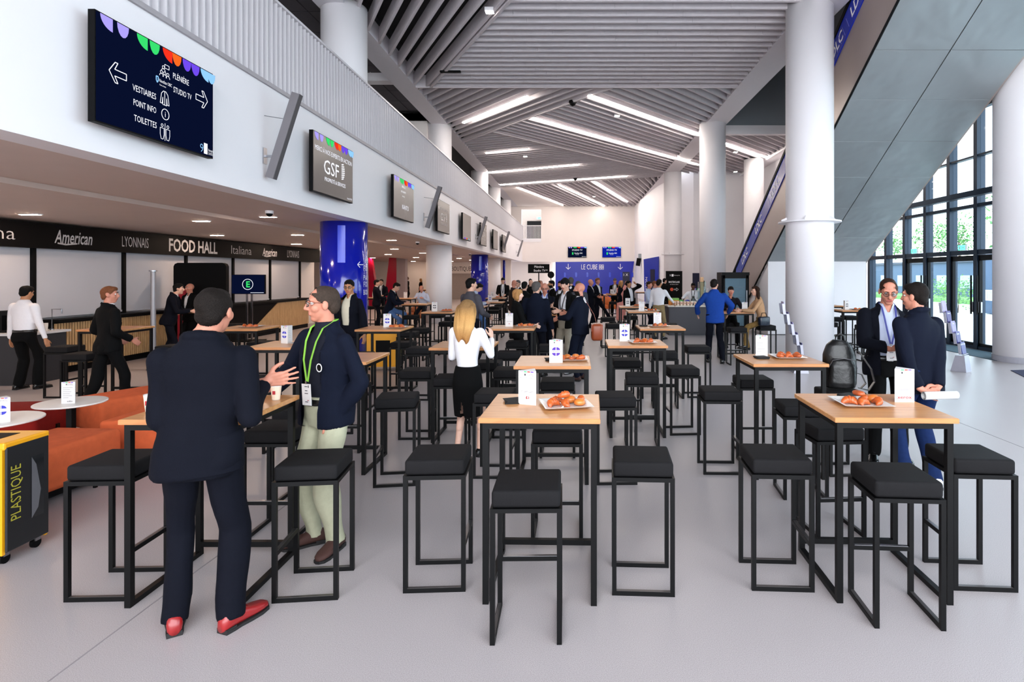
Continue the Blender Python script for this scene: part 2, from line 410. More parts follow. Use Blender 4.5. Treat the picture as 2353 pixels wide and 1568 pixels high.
# ------------------------------------------------------------------ far wall
fw = MB()
o0, o1, oz0, oz1 = -4.8, -3.08, 4.85, 7.66
fw.box(-11, o0, YF, YF+.3, 3.08, 8.6).box(o1, 5.3, YF, YF+.3, 3.08, 8.6).box(o0, o1, YF, YF+.3, 3.08, oz0).box(o0, o1, YF, YF+.3, oz1, 8.6)
fw.box(-1.85, 5.3, YF, YF+.3, 0, 3.08).box(-8, -1.85, YF+.9, YF+1.2, 0, 3.2).box(-8, -1.85, YF+.3, YF+.9, 3.08, 3.2)
wf = struct('wall_far', fw, CREAM)
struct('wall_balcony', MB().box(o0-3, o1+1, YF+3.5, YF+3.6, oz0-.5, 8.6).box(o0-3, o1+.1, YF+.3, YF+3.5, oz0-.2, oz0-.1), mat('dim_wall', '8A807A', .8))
dr = struct('door_1', MB().box(-4.6, -3.15, YF+3.4, YF+3.5, oz0, 6.95), BLACK, 'black door at the back of the far balcony')
rl = thing('balcony_railing', 'white barred railing across the far balcony opening', 'railing', (0, YF-.06, 0))
for i in range(16):
    xx = o0+.03+i*(o1-o0-.06)/15; MB().box(xx-.02, xx+.02, -.02, .02, oz0, 6.22).build('baluster', WHITE, rl)
MB().box(o0, o1, -.03, .03, 6.2, 6.26).build('top_rail', WHITE, rl); MB().box(o0, o1, -.04, .02, oz0-.02, oz0+.25).build('kick_plate', WHITE, rl)
GREENX = emat('exit_green', '3FE0A0', 2.0)
def exit_sign(p, rz, label, s=1.):
    t = thing('exit_sign', label, 'exit sign', p, rz)
    MB().box(-.16*s, .16*s, 0, .05, 0, .16*s).build('case', WHITE, t); MB().box(-.15*s, .15*s, -.004, 0, .01, .15*s).build('face', GREENX, t)
    g = MB(); g.box(-.1*s, -.05*s, -.008, -.005, .03*s, .12*s); g.bar((.02*s, -.006, .075*s), (.12*s, -.006, .075*s), .003, .02*s); g.build('pictogram', INK, t)
exit_sign((-3.5, YF+3.3, 7.1), 0, 'lit green exit sign above the balcony door', 1.3)
# curved white side wall at the far right, back wall of the right bay, right wall
pts = [(5.05, YF), (5.10, 47), (5.2, 43), (5.45, 39.5), (5.75, 37.2), (6.2, 35.9), (7.0, 35.2), (10.4, 35.0)]
wr = MB()
for (ax, ay), (bx, by) in zip(pts, pts[1:]): wr.quad((ax, ay, 0), (bx, by, 0), (bx, by, 8.5), (ax, ay, 8.5))
wro = struct('wall_right_far', wr, WHITE); wro.data.polygons.foreach_set('use_smooth', [True]*len(wro.data.polygons))
struct('wall_right', MB().box(10.3, 10.55, 20.9, 33.3, 0, 8.6).box(10.3, 10.55, 34.3, 35.2, 0, 8.6).box(10.3, 10.55, 33.3, 34.3, 0, 4.9).box(10.3, 10.55, 33.3, 34.3, 7.5, 8.6).box(10.3, 10.55, 20.9, 24.7, 8.6, 11.2), WHITE)
wn = struct('window_1', MB().box(10.36, 10.38, 33.3, 34.3, 4.9, 7.5), glassmat('teal_glass', '3E7F8C', .2), 'tall narrow teal window in the right wall')
MB().box(10.3, 10.4, 33.3, 34.3, 6.0, 6.08).build('transom', FRAME, wn)
for yy in (33.3, 33.9, 34.26): MB().box(10.28, 10.4, yy, yy+.05, 4.9, 7.5).build('mullion', FRAME, wn)
# food hall end wall with boutique front
ew = struct('wall_end', MB().box(-20, -5.2, 46.5, 46.8, 2.05, 3.2).box(-20, -10.4, 46.5, 46.8, 0, 2.05).box(-7.4, -5.2, 46.5, 46.8, 0, 2.05), CREAM)
MB().box(-10.4, -7.4, 46.62, 46.7, 0, 2.05).build('shutter', mat('taupe_shutter', 'A69A94', .6), ew)
text('BOUTIQUE OL', .50, mat('dark_letter', '3A3636', .6, var=0), ew, (-9.92, 46.5, 2.25), (1, 0, 0), (0, 0, 1), align='LEFT', stretch=.62)
RED = mat('crimson_gloss', 'B00A32', .25, var=.05)
for q, lb in (([(-12.75, 0), (-12.15, 0), (-12.62, 3.05), (-12.78, 3.05)], 'crimson leaning fin tapering towards the soffit'), ([(-11.85, 0), (-11.05, 0), (-11.05, 3.05), (-11.5, 3.05)], 'broad crimson fin against a grey panel')):
    M = Matrix(((1, 0, 0, 0), (0, 0, -1, 36.4), (0, 1, 0, 0), (0, 0, 0, 1)))
    tag(MB().prism(q, 0, .35, M=M).build('wall_fin', RED), lb, 'wall fin')
struct('wall_partition', MB().box(-11.04, -10.5, 36.0, 36.5, 0, 3.05), mat('mauve_grey', '9C8C8E', .6))
struct('wall_food', MB().box(-10.8, -10.5, -6, 23.2, 0, 3.1).box(-20, -10.5, 23.2, 23.5, 0, 3.2).box(-19.9, -19.7, 23, 47, 0, 3.2), CREAM)
pk = struct('wall_pictogram', MB().box(-14.9, -14.85, 46.4, 46.5, 2.0, 2.02), INK)
# soffit downlights
random.seed(3)
for x0, xs, zz in ((-6.3, (12, 20, 28, 36), SZ), (-7.6, (7.5, 11.9, 16, 20, 24.5, 29, 33.5, 38, 42.5), 3.0), (-9.3, (6, 10, 15.2, 19.5, 24, 29, 34, 39, 43.5), 2.92), (-12.5, (26, 31, 36, 41, 45), 2.98)):
    for yy in xs:
        zc = 3.03-(-7.0-x0)*.0382 if -10.4 < x0 < -7 else zz
        t = thing('downlight', 'small rectangular downlight in the soffit above the food hall', 'downlight', (x0, yy, zc), group='soffit downlights')
        MB().box(-.17, .17, -.055, .055, -.012, .03).build('trim', WHITE, t); MB().box(-.15, .15, -.04, .04, -.016, -.011).build('lens', DOWN, t)
for x, yy, z, lb in ((-5.7, 10.9, SZ, 'white dome camera under the soffit before the blue column'), (-5.66, 20.9, SZ, 'white dome camera under the soffit before the white column'), (-5.85, 32.2, SZ, 'white dome camera under the soffit before the second blue column')):
    t = thing('dome_camera', lb, 'camera', (x, yy, z))
    MB().lathe([(.07, -.055), (.075, -.02), (.07, .0)], 20).build('mount', WHITE, t); MB().lathe([(.01, -.11), (.035, -.1), (.055, -.075), (.06, -.055)], 20).build('dome', BLACK, t, smooth=True)
# ------------------------------------------------------------------ escalator on the right
EX0, EX1 = 6.05, 9.22
def uz(Y): return 5.65+.62*(13.37-Y)
es = thing('escalator', 'large escalator clad in grey panels rising towards the glass front', 'escalator')
BEIGE = mat('beige_cladding', 'A2928A', .35, metal=.25, var=.05, scale=2)
yb, yt = 22.2, 4.5
def sidey(x, z0, z1, m, name, ya=yb, yc=yt, th=.04):
    mb = MB(); v = [(x, ya, uz(ya)+z0), (x, yc, uz(yc)+z0), (x, yc, uz(yc)+z1), (x, ya, uz(ya)+z1)]
    mb.add(v+[(a+th, b, c) for a, b, c in v], [(0, 1, 2, 3), (7, 6, 5, 4), (0, 4, 5, 1), (1, 5, 6, 2), (2, 6, 7, 3), (3, 7, 4, 0)])
    return mb.build(name, m, es)
sidey(EX0, .02, 1.42, BEIGE, 'side_cladding', 21.9); sidey(EX1, .0, 1.42, BEIGE, 'side_cladding')
sidey(EX0-.012, -.012, .02, BLACK, 'edge_trim', 21.6)
BLUEG = mat('blue_banner', '1B2FA6', .25, var=.12, scale=5)
sidey(EX0-.03, 1.42, 2.0, BLUEG, 'banner', yb); sidey(EX1-.3, 1.42, 2.1, mat('smoked_glass', '2B2F38', .1), 'balustrade')
sidey(EX0-.05, 1.98, 2.1, BLACK, 'handrail', 22.6, th=.09); sidey(EX1-.32, 2.1, 2.2, BLACK, 'handrail', 22.6, th=.09)
up_ = Vector((0, -.62, 0)).normalized()
sl = Vector((0, -1, .62)).normalized(); nrm_up = Vector((0, .62, 1)).normalized()
for yy in (21.0, 19.4, 17.8, 16.2, 14.9, 13.6, 12.5, 11.2, 9.8):
    text('LDLC', .34, INK, es, Vector((EX0-.033, yy, uz(yy)+1.56)), sl, nrm_up, bold=.02, shear=.2)
for i in range(70):                     # thin pale hatching on the banner
    yy = 21.9-i*.19
    if (i % 8) in (3, 4, 5, 6, 7):
        p = Vector((EX0-.034, yy, uz(yy)+1.5)); MB().bar(p, p+nrm_up*.28, .012, .003, (1, 0, 0)).build('hatch', mat('pale_violet', '6F7BDA', .5, var=0), es)
rows = [18.72, 17.6, 16.4, 15.3, 14.2, 13.1, 12.0, 10.9, 9.8, 8.7, 7.6]
UND = mat('grey_underside_panel', '93989A', .40, metal=.4, var=.05, scale=.8, bump=.5, bscale=1.3)
next(q for q in UND.node_tree.nodes if q.type == 'BUMP').inputs['Distance'].default_value = .12
for ya, yc in zip(rows, rows[1:]):
    for x0, x1 in ((EX0+.04, (EX0+EX1)/2-.012), ((EX0+EX1)/2+.012, EX1)):
        g = .012; mb = MB(); a, c = ya-g, yc+g*.2
        v = [(x0, a, uz(a)), (x1, a, uz(a)), (x1, c, uz(c)), (x0, c, uz(c))]
        mb.add(v+[(p, q, r+.03) for p, q, r in v], [(3, 2, 1, 0), (4, 5, 6, 7), (0, 1, 5, 4), (1, 2, 6, 5), (2, 3, 7, 6), (3, 0, 4, 7)])
        mb.build('underside_panel', UND, es)
mb = MB(); v = [(EX0+.05, 18.7, uz(18.7)+.04), (EX1, 18.7, uz(18.7)+.04), (EX1, yt, uz(yt)+.04), (EX0+.05, yt, uz(yt)+.04)]
mb.add(v+[(a, b, c+.05) for a, b, c in v], [(3, 2, 1, 0), (4, 5, 6, 7), (0, 1, 5, 4), (1, 2, 6, 5), (2, 3, 7, 6), (3, 0, 4, 7)]); mb.build('truss', BLACK, es)
# steps and the closed box below the foot
box_ = struct('wall_stair_box', MB().box(EX0+.05, EX1, 18.72, 22.4, 0, .02).box(EX0+.05, EX1, 18.72, 18.82, 0, uz(18.72)+.03).add(
    [(EX0+.06, 18.72, 0), (EX0+.06, 22.6, 0), (EX0+.06, 22.6, .05), (EX0+.06, 21.9, uz(21.9)+.05), (EX0+.06, 18.72, uz(18.72)+.03)], [(0, 4, 3, 2, 1)]), WHITE)
stp = MB()
for i in range(46):
    yy = 22.4-i*.4; stp.box(EX0+.5, EX1-.6, yy-.4, yy, uz(yy)+1.0, uz(yy)+1.12)
tag(stp.build('step_run', mat('dark_step', '2A2B2E', .5), es), kind='stuff')

# ------------------------------------------------------------------ glass front with doors
FX = 10.30
win = tag(thing('window_2', None, None), 'tall glazed entrance front with dark blue mullions', kind='structure')
ys = [20.6-1.1*i for i in range(25)]
T1z, T2z, T3z = 2.50, 3.70, 6.28
for yy in ys: MB().box(FX-.06, FX+.16, yy-.07, yy+.07, 0, T3z).build('mullion', FRAME, win)
for z, h in ((T1z, .12), (T2z, .09), (T3z-.06, .12), (.04, .09), (4.98, .05)):
    MB().box(FX-.04, FX+.12, ys[-1], ys[0], z-h/2, z+h/2).build('transom', FRAME, win)
pm = {}
for ya, yc in zip(ys, ys[1:]):
    for z0, z1 in ((T1z, T2z), (T2z, T3z)):
        MB().box(FX+.03, FX+.045, yc+.07, ya-.07, z0+.05, z1-.05).build('pane', GLASS, win)
    if not (14.0 < (ya+yc)/2 < 18.5): MB().box(FX+.03, FX+.045, yc+.07, ya-.07, .08, T1z-.06).build('pane', GLASS, win)
struct('wall_above_glass', MB().box(10.2, 10.55, -6, 20.9, T3z, 11.2), GREYP)
# inner dark beam with lights over the doors
bmx = struct('beam_entrance', MB().box(9.75, 9.95, 13.3, 19.0, 3.86, 4.0), FRAME)
for ya, lb in ((18.35, 'glazed double door under the farther exit sign'), (16.15, 'glazed double door by the white column')):
    d = tag(thing('door_%d' % (2 if ya > 17 else 3), None, None), lb, kind='structure')
    for k in range(2):
        y1 = ya-1.07*k; y0 = y1-1.05; b = .09
        m = MB().box(FX-.02, FX+.06, y0, y0+b, .02, 2.4).box(FX-.02, FX+.06, y1-b, y1, .02, 2.4).box(FX-.02, FX+.06, y0, y1, .02, .16).box(FX-.02, FX+.06, y0, y1, 2.28, 2.42)
        m.build('leaf_frame', BLACKM, d); MB().box(FX+.02, FX+.03, y0+b, y1-b, .16, 2.28).build('pane', GLASS, d)
    ym = ya-1.06
    MB().bar((FX-.09, ym+.12, .9), (FX-.09, ym+.12, 1.9), .03, .03).build('pull_handle', BLACKM, d)
    MB().bar((FX-.09, ym-.12, .9), (FX-.09, ym-.12, 1.9), .03, .03).build('pull_handle', BLACKM, d)
    for s in (-1, 1): MB().box(FX-.06, FX-.02, ym+s*.14-.07, ym+s*.14+.07, .95, 1.22).build('lock_plate', CHROME, d)
    exit_sign((FX-.11, ya-.6, 2.56), R(-90), 'green exit sign over '+('the farther glass door' if ya > 17 else 'the glass door by the white column'), .9)
p0 = [at(2240, 812, 0), at(2353, 858, 0)]
tag(MB().prism([(9.3, 13.0), (10.15, 13.4), (10.15, 18.5), (9.35, 18.0)], .002, .012).build('entrance_mat', mat('blue_grey_mat', '34505E', .9, bump=.3)), 'dark blue-grey entrance mat inside the glass doors', 'mat')
tag(MB().prism([at(2322, 852, 0)[:2], at(2420, 900, 0)[:2], at(2470, 870, 0)[:2], at(2400, 850, 0)[:2]], .002, .01).build('floor_mat', mat('navy_mat', '10143C', .9)), 'navy floor mat beyond the white corner column', 'mat')

# ------------------------------------------------------------------ outside
PAVE = mat('pale_pavement', 'C9CCCB', .8, var=.06, scale=.7)
ext = struct('ground_outside', MB().box(10.56, 90, -30, 90, -.3, -.03), PAVE)
struct('grass_bank', MB().box(26, 90, 12, 90, -.03, .25), mat('grass', '5E8A4A', .95, var=.3, scale=6))
for x0, y0, L, hgt, lb in ((30.0, 43.5, 20, 2.9, 'long blue-grey building beyond the pavement'), (20.5, 24.0, 5.6, 3.0, 'near blue-grey cabin outside the doors')):
    b = thing('building', lb, 'building', (x0, y0, 0))
    MB().box(0, 8, 0, L, 0, hgt).build('wall', mat('slate_cladding', '3F5570', .6, var=.1), b); MB().box(-.2, 8.2, -.2, L+.2, hgt, hgt+.2).build('roof', FRAME, b)
    for i in range(int(L/3)): MB().box(-.03, 0, .6+3*i, 2.4+3*i, .9, 1.9).build('window', mat('pale_window', '8FA6B6', .2), b)
fe = thing('fence', 'white barred fence beside the cabin outside', 'fence', (19.6, 24.6, 0))
for i in range(34): MB().box(0, .04, i*.13, i*.13+.05, .75, 1.15).build('bar', INK, fe)
MB().box(0, .05, 0, 4.4, 1.15, 1.2).build('rail', INK, fe); MB().box(-.02, .06, 0, 4.4, .7, .75).build('rail', INK, fe)
for i in range(4): MB().box(0, .05, i*1.45, i*1.45+.05, -.03, .72).build('post', INK, fe)
for i in range(3):
    p_ = (12.6+1.1*i, 15.0+2.1*i, -.03); tag(MB().lathe([(.035, 0), (.035, 2.3)], 10, M=Matrix.Translation(p_)).build('outdoor_post', WHITE), 'slim white post on the pavement outside the doors', 'post', 'outdoor posts')
LEAF = [mat('leaf_%d' % i, h, .8, var=.25, scale=4) for i, h in enumerate(('6FA05A', '86B070', '5C8A5A'))]
BARK = mat('bark', '4A3B30', .9)
def tree(x, y, h, r, seed, label, shrub=False):
    rng = random.Random(seed); t = thing('shrub' if shrub else 'tree', label, 'shrub' if shrub else 'tree', (x, y, -.03 if x < 26 else .25))
    if not shrub:
        tr = MB().tube([(0, 0, 0), (.05, .02, h*.3), (0, .1, h*.7)], [.16, .12, .05], 7)
        for k in range(4): tr.tube([(0, .03, h*(.35+.08*k)), (rng.uniform(-1, 1)*r*.5, rng.uniform(-1, 1)*r*.5, h*(.6+.07*k))], [.06, .02], 5)
        tr.build('trunk', BARK, t)
    else: MB().tube([(0, 0, 0), (.1, .05, h*.5)], [.03, .015], 5).build('stem', BARK, t)
    mb = MB(); n = 700 if not shrub else 260
    lobes = [(rng.uniform(-.55, .55)*r, rng.uniform(-.55, .55)*r, (rng.uniform(.5, .85) if not shrub else rng.uniform(.35, .7))*h, rng.uniform(.35, .6)*r) for _ in range(9)]
    for i in range(n):
        lx, ly, lz, lr = lobes[i % 9]; a = rng.uniform(0, 6.28); c = rng.uniform(-1, 1); s = math.sqrt(1-c*c); q = lr*rng.uniform(.7, 1.05)
        c0 = Vector((lx+q*s*math.cos(a), ly+q*s*math.sin(a), max(.02, lz+q*c))); e = rng.uniform(.1, .2)*(1 if not shrub else .5)
        u = Vector((rng.uniform(-1, 1), rng.uniform(-1, 1), rng.uniform(-1, 1))).normalized(); v = u.cross(Vector((rng.random(), rng.random(), 1))).normalized()
        mb.quad(c0-u*e, c0-v*e*.6, c0+u*e, c0+v*e*.6, rng.randrange(3))
    tag(mb.build('foliage', LEAF, t), kind='stuff')
tree(30.5, 40.5, 7.4, 2.6, 1, 'tall light green tree beyond the cabin roof'); tree(42, 64.5, 9, 3.2, 2, 'broad green tree outside over the door by the column')
tree(43, 71.5, 8.4, 3.2, 3, 'tall green tree outside over the farther door'); tree(41, 77, 8, 2.8, 4, 'distant green tree outside by the escalator edge')
tree(19.6, 30.2, 2.0, 1.1, 5, 'bright green shrub beside the cabin corner', True); tree(21.2, 33.0, 1.8, 1.1, 6, 'loose green shrub farther along from the cabin', True)
tree(27.0, 43.2, 1.7, 1.5, 7, 'low green shrub before the long building', True)
# ------------------------------------------------------------------ screens
SCR = emat('navy_screen', '0A1230', .30); SCRB = emat('blue_screen', '0D1C88', .5); SCRG = mat('grey_brown_screen', '5A524E', .24, var=.06, scale=.8)
PET = {k: emat('petal_'+k, h, .42) for k, h in (('lavender', 'A79AF0'), ('green', '35D46A'), ('red', 'F0301C'), ('orange', 'F2641E'), ('purple', '6A46E0'), ('sky', '8CC4F4'))}
PSEQ = ['lavender', 'lavender', 'green', 'green', 'red', 'orange', 'purple', 'purple', 'sky', 'sky']
def petals(par, P, wd, hgt, flat=None):
    us = [.03, .145, .29, .39, .50, .585, .68, .765, .86, .935]
    for i, (u, nm) in enumerate(zip(us, PSEQ)):
        pw = .085*wd; ph = .12*hgt; n = 8; pts = []
        for k in range(n+1):
            a = math.pi*k/n
            if i % 2 == 0 and nm != 'purple': q = (pw*(1-math.cos(a/2)), -ph*math.sin(a/2))
            else: q = (pw/2-pw/2*math.cos(a), -ph*math.sin(a))
            pts.append(q)
        if i % 2 == 0 and nm != 'purple': pts.append((pw, 0))
        mb = MB(); mb.add([P(u*wd+x, -.012*hgt+yv, .003) for x, yv in pts], [tuple(range(len(pts)))]); mb.build('petal', PET[nm] if not flat else flat[nm], par)
def lines(par, P, segs, wdt, m, name='pictogram', lift=.004):
    mb = MB(); n = P(0, 0, 1)-P(0, 0, 0)
    for a, b in segs: mb.bar(P(*a, lift), P(*b, lift), wdt, .002, n)
    return mb.build(name, m, par)
def circ(cx, cy, r, n=14, a0=0, a1=360):
    p = [(cx+r*math.cos(R(a0+(a1-a0)*k/n)), cy+r*math.sin(R(a0+(a1-a0)*k/n))) for k in range(n+1)]; return list(zip(p, p[1:]))
def poly(*p): return list(zip(p, p[1:]))
def screen(name, label, loc, rz, wd, hgt, m, cat='screen', group=None, depth=.07):
    """flat screen, face towards local -Y, origin at the middle of its face"""
    t = thing(name, label, cat, loc, rz, group)
    MB().box(-wd/2, wd/2, .004, depth, -hgt/2, hgt/2).build('case', BLACK, t)
    MB().box(-wd/2+.012, wd/2-.012, 0, .004, -hgt/2+.016, hgt/2-.012).build('display', m, t)
    def P(x, yv, l=0): return Vector((-wd/2+x, -l, hgt/2+yv))
    return t, P
def stext(t, P, s, u, v, size, wd, hgt, m=None, align='CENTER', fitw=None, bold=0., **k):
    return text(s, size, m or GLOW, t, P(u*wd, -v*hgt, 0), (1, 0, 0), (0, 0, 1), align, bold, lift=.004, fitw=fitw, **k)
TW, TH = 1.80, 1.06
tvy = [6.39, 10.97, 15.43, 20.05, 24.3, 28.7, 32.9, 36.9]
kinds = ['dir', 'gsf', 'kanto', 'gsf2', 'plain2', 'gsf2', 'plain', 'plain']
labs = ['navy wayfinding screen listing PLÉNIÈRE and VESTIAIRES', 'grey screen thanking experts with a large white GSF logo', 'glossy grey screen reading KANTO below petals', 'faded grey screen with GSF logo beside the second slanted speaker',
        'grey screen with colour petals along its lower edge', 'faded grey GSF screen past the third slanted speaker', 'narrow-looking grey wall screen before the fourth slanted speaker', 'last grey wall screen before the far balcony']
for yy, kd, lb in zip(tvy, kinds, labs):
    t, P = screen('wall_screen', lb, (LW+.19, yy+.05, 3.885), R(90), TW, TH, SCR if kd == 'dir' else SCRG, 'screen', 'screens on the upper wall')
    MB().box(-.25, .25, .07, .19, -.2, .2).build('wall_bracket', BLACK, t)
    if kd == 'dir':
        petals(t, P, TW, TH)
        for s, u, v, sz in (('PLÉNIÈRE', .665, .28, .27), ('STUDIO TV', .68, .425, .31), ('VESTIAIRES', .35, .585, .335), ('POINT INFO', .353, .725, .325), ('TOILETTES', .358, .875, .325)):
            stext(t, P, s, u, v, .092, TW, TH, fitw=sz)
        stext(t, P, 'Nextlize OBC', .525, .385, .05, TW, TH, fitw=.2); stext(t, P, 'live arena', .50, .42, .026, TW, TH)
        lines(t, P, poly((.80, -.36), (.83, -.36), (.83, -.40), (.815, -.425), (.80, -.40), (.80, -.36)), .012, PET['sky'], 'shield')
        A = [(.16, -.52), (.235, -.42), (.27, -.42), (.23, -.49), (.38, -.49), (.38, -.555), (.23, -.555), (.27, -.62), (.235, -.62), (.16, -.52)]
        lines(t, P, poly(*A), .008, GLOW, 'arrow')
        lines(t, P, poly(*[(1.84-x, yv+.14) for x, yv in A]), .008, GLOW, 'arrow')
        cxp = .93; P0 = P
        P = lambda x, yv, l=0: P0(x, yv-.07, l)
        lines(t, P, sum([circ(cxp+dx, -.22+dy, .018, 8)+circ(cxp+dx, -.265+dy, .03, 6, 0, 180) for dx, dy in ((-.05, 0), (.0, 0), (.05, 0), (-.02, .06))], [])+poly((cxp, -.12), (cxp+.07, -.12), (cxp+.07, -.16), (cxp, -.16), (cxp, -.12)), .005, GLOW)
        lines(t, P, poly((cxp-.02, -.42), (cxp+.02, -.42), (cxp+.05, -.45), (cxp+.07, -.56), (cxp+.04, -.56), (cxp+.03, -.49), (cxp+.03, -.57), (cxp-.03, -.57), (cxp-.03, -.49), (cxp-.04, -.56), (cxp-.07, -.56), (cxp-.05, -.45), (cxp-.02, -.42))+poly((cxp, -.42), (cxp, -.57)), .006, GLOW)
        lines(t, P, circ(cxp+.01, -.67, .058, 18), .007, GLOW); stext(t, P, 'i', (cxp+.01)/TW, .66, .09, TW, TH)
        for dx, sk in ((-.04, 0), (.05, 1)):
            lines(t, P, circ(cxp+dx, -.80, .016, 8)+poly((cxp+dx-.03, -.83), (cxp+dx+.03, -.83), (cxp+dx+.03, -.9), (cxp+dx+.015, -.95), (cxp+dx-.015, -.95), (cxp+dx-.03, -.9), (cxp+dx-.03, -.83)), .005, GLOW)
        lines(t, P, poly((cxp+.005, -.77), (cxp+.005, -.96)), .005, GLOW)
        P = P0
        stext(t, P, '9', .872, .965, .15, TW, TH, PET['sky'], bold=-.012)
        MB().add([P(1.61, -.90, .004), P(1.61, -1.03, .004), P(1.68, -1.03, .004), P(1.68, -.90, .004)], [(0, 1, 2, 3)]).build('logo_block', GLOW, t)
        stext(t, P, 'Entreprise', .943, .93, .045, TW, TH, align='LEFT', fitw=.10); stext(t, P, 'DU FUTUR', .943, .97, .045, TW, TH, align='LEFT', fitw=.10)
    elif kd in ('gsf', 'gsf2'):
        m_ = GLOW if kd == 'gsf' else mat('pale_screen_print', 'D6D2D0', .3, var=0)
        if kd == 'gsf': petals(t, P, TW, TH)
        stext(t, P, "MERCI À NOS EXPERTS EN ACTION", .5, .30, .12, TW, TH, m_, fitw=1.66)
        stext(t, P, 'GSF', .42, .63, .36, TW, TH, m_, fitw=.66); stext(t, P, 'PROPRETÉ & SERVICES', .52, .76, .10, TW, TH, m_, fitw=.95)
        for k in range(8):
            a = (k-3.5)/4.3; hw = .13*math.sqrt(max(0, 1-a*a)); yv = -.52+.155*a*1.1
            lines(t, P, [((1.22, yv), (1.22+hw+.02, yv+.02))], .022, m_, 'logo_stripe')
        stext(t, P, 'Entreprise DU FUTUR', .90, .95, .05, TW, TH, m_, fitw=.25)
    elif kd == 'kanto':
        petals(t, P, TW, TH); stext(t, P, 'MERCI À', .45, .22, .08, TW, TH); stext(t, P, 'NOS EXPERTS', .45, .34, .07, TW, TH); stext(t, P, 'en action', .45, .44, .06, TW, TH); stext(t, P, 'KANTO', .55, .74, .17, TW, TH, bold=-.005)
    elif kd == 'plain2':
        for i in range(6): lines(t, P, [((.3+.2*i, -1.0), (.42+.2*i, -1.0))], .05, PET[['purple', 'purple', 'orange', 'red', 'green', 'lavender'][i]], 'petal')
# slanted column speakers between the screens
for i, (yy, wh) in enumerate(((8.9, 'after the wayfinding screen'), (18.2, 'after the KANTO screen'), (27.5, 'after the petal-edged screen'), (36.8, 'between the last grey screens'), (46, 'nearest the far balcony'))):
    t = thing('column_speaker', 'slanted grey column speaker '+wh, 'speaker', (LW, yy, 3.37), group='column speakers on the upper wall')
    a, b = Vector((.10, 0, 0)), Vector((.50, 0, 1.28)); d = (b-a).normalized(); nn = Vector((-d.z, 0, d.x))
    MB().bar(a, b, .12, .12, nn).build('enclosure', mat('speaker_grey', '6E6A6E', .5), t)
    MB().bar(a-nn*.062, b-nn*.062, .10, .006, nn).build('grille', mat('speaker_grille', '4A474A', .7, bump=.3, bscale=400), t)
    MB().box(0, .015, -.05, .05, .22, .46).box(0, .15, -.015, .015, .32, .35).build('wall_mount', CHROME, t)
    MB().tube([(0, 0, .95), (.3, 0, .90)], .006).build('stay', CHROME, t)

# ------------------------------------------------------------------ food hall
band = struct('trim_1', MB().box(-10.5, -10.0, 4, 23.2, 2.41, 2.88), mat('black_fascia', '060506', .6, var=.05, spec=.1), 'black fascia band lettered FOOD HALL over the shutters')
SIGN = mat('sign_grey', 'B9B6B8', .5, var=0)
for s, y0, y1, sz, bd, sh in (('Italiana', 9.25, 10.45, .33, -.01, 0), ('American', 11.25, 12.13, .36, .012, .25), ('LYONNAIS', 12.92, 13.72, .33, -.004, 0), ('FOOD HALL', 14.40, 16.34, .44, .02, 0), ('Italiana', 17.0, 18.05, .36, -.01, 0), ('American', 18.7, 19.6, .36, .012, .25), ('LYONNAIS', 20.3, 21.16, .36, -.004, 0)):
    text(s, sz, SIGN, band, (-10.0, (y0+y1)/2, 2.645-sz*.33), (0, 1, 0), (0, 0, 1), 'CENTER', bd, shear=sh, fitw=y1-y0)
for y0 in (11.3, 18.75):
    MB().tube([(-9.995, y0+.02, 2.52), (-9.995, y0+.2, 2.50), (-9.995, y0+.45, 2.53)], .016).build('flourish', SIGN, band)
SHUT = mat('white_shutter', 'BDBCC2', .55, var=.03, scale=2)
shut_y = [8.9, 11.0, 13.2, 15.3, 17.4, 19.5, 21.6]
for i, (a, b) in enumerate(zip(shut_y, shut_y[1:])):
    t = thing('roller_shutter', 'closed pale roller shutter '+('left of the barman', 'below the first American lettering', 'below the first LYONNAIS lettering', 'behind the black hoarding', 'behind the screen on the stand', 'below the last LYONNAIS lettering')[i], 'shutter', (-10.2, 0, 0), group='food hall shutters')
    MB().box(-.03, 0, a+.04, b-.04, 1.12, 2.41).build('curtain', SHUT, t); MB().box(-.04, .02, a+.04, b-.04, 1.09, 1.13).build('bottom_bar', SHUT, t)
    MB().box(-.06, .05, b-.04, b+.04, 1.0, 2.41).build('guide_post', BLACK, t)
RIB = woodmat('ribbed_oak', 'B08A5E', 'CFA878', .5, (6, 6, 1.5)); OAK2 = woodmat('flat_oak', 'C09A6C', 'D6B284', .5, (6, 6, 1.2))
ct = thing('food_counter', 'long ribbed oak counter below the shutters', 'counter', (-10.0, 0, 0))
MB().box(-.12, .1, 11.1, 14.25, .12, 1.0).build('carcass', BLACK, ct); MB().box(-.12, .22, 11.1, 14.25, 1.0, 1.06).build('worktop', BLACK, ct); MB().box(-.12, .05, 11.1, 14.25, 0, .12).build('plinth', BLACK, ct)
rb = MB()
for i in range(50): rb.box(.1, .13, 11.13+i*.0625, 11.165+i*.0625, .14, .98)
tag(rb.build('rib_run', RIB, ct), kind='stuff')
c2 = thing('bar_counter', 'black and oak bar counter split by a diagonal', 'counter', (-10.0, 0, 0))
MB().box(-.12, .12, 15.6, 21.6, .0, 1.02).build('carcass', BLACK, c2); MB().box(-.12, .22, 15.6, 21.6, 1.02, 1.08).build('worktop', BLACK, c2)
MX = Matrix(((0, 0, 1, .12), (1, 0, 0, 0), (0, 1, 0, 0), (0, 0, 0, 1)))
MB().prism([(17.7, .14), (21.6, .14), (21.6, 1.0), (19.4, 1.0)], 0, .03, M=MX).build('oak_panel', OAK2, c2)
rb = MB()
for i in range(52): 
    yy = 17.9+i*.07; zt = min(1.0, .14+(yy-17.7)*.506); rb.box(.15, .155, yy, yy+.03, .14, zt)
tag(rb.build('groove_run', RIB, c2), kind='stuff')
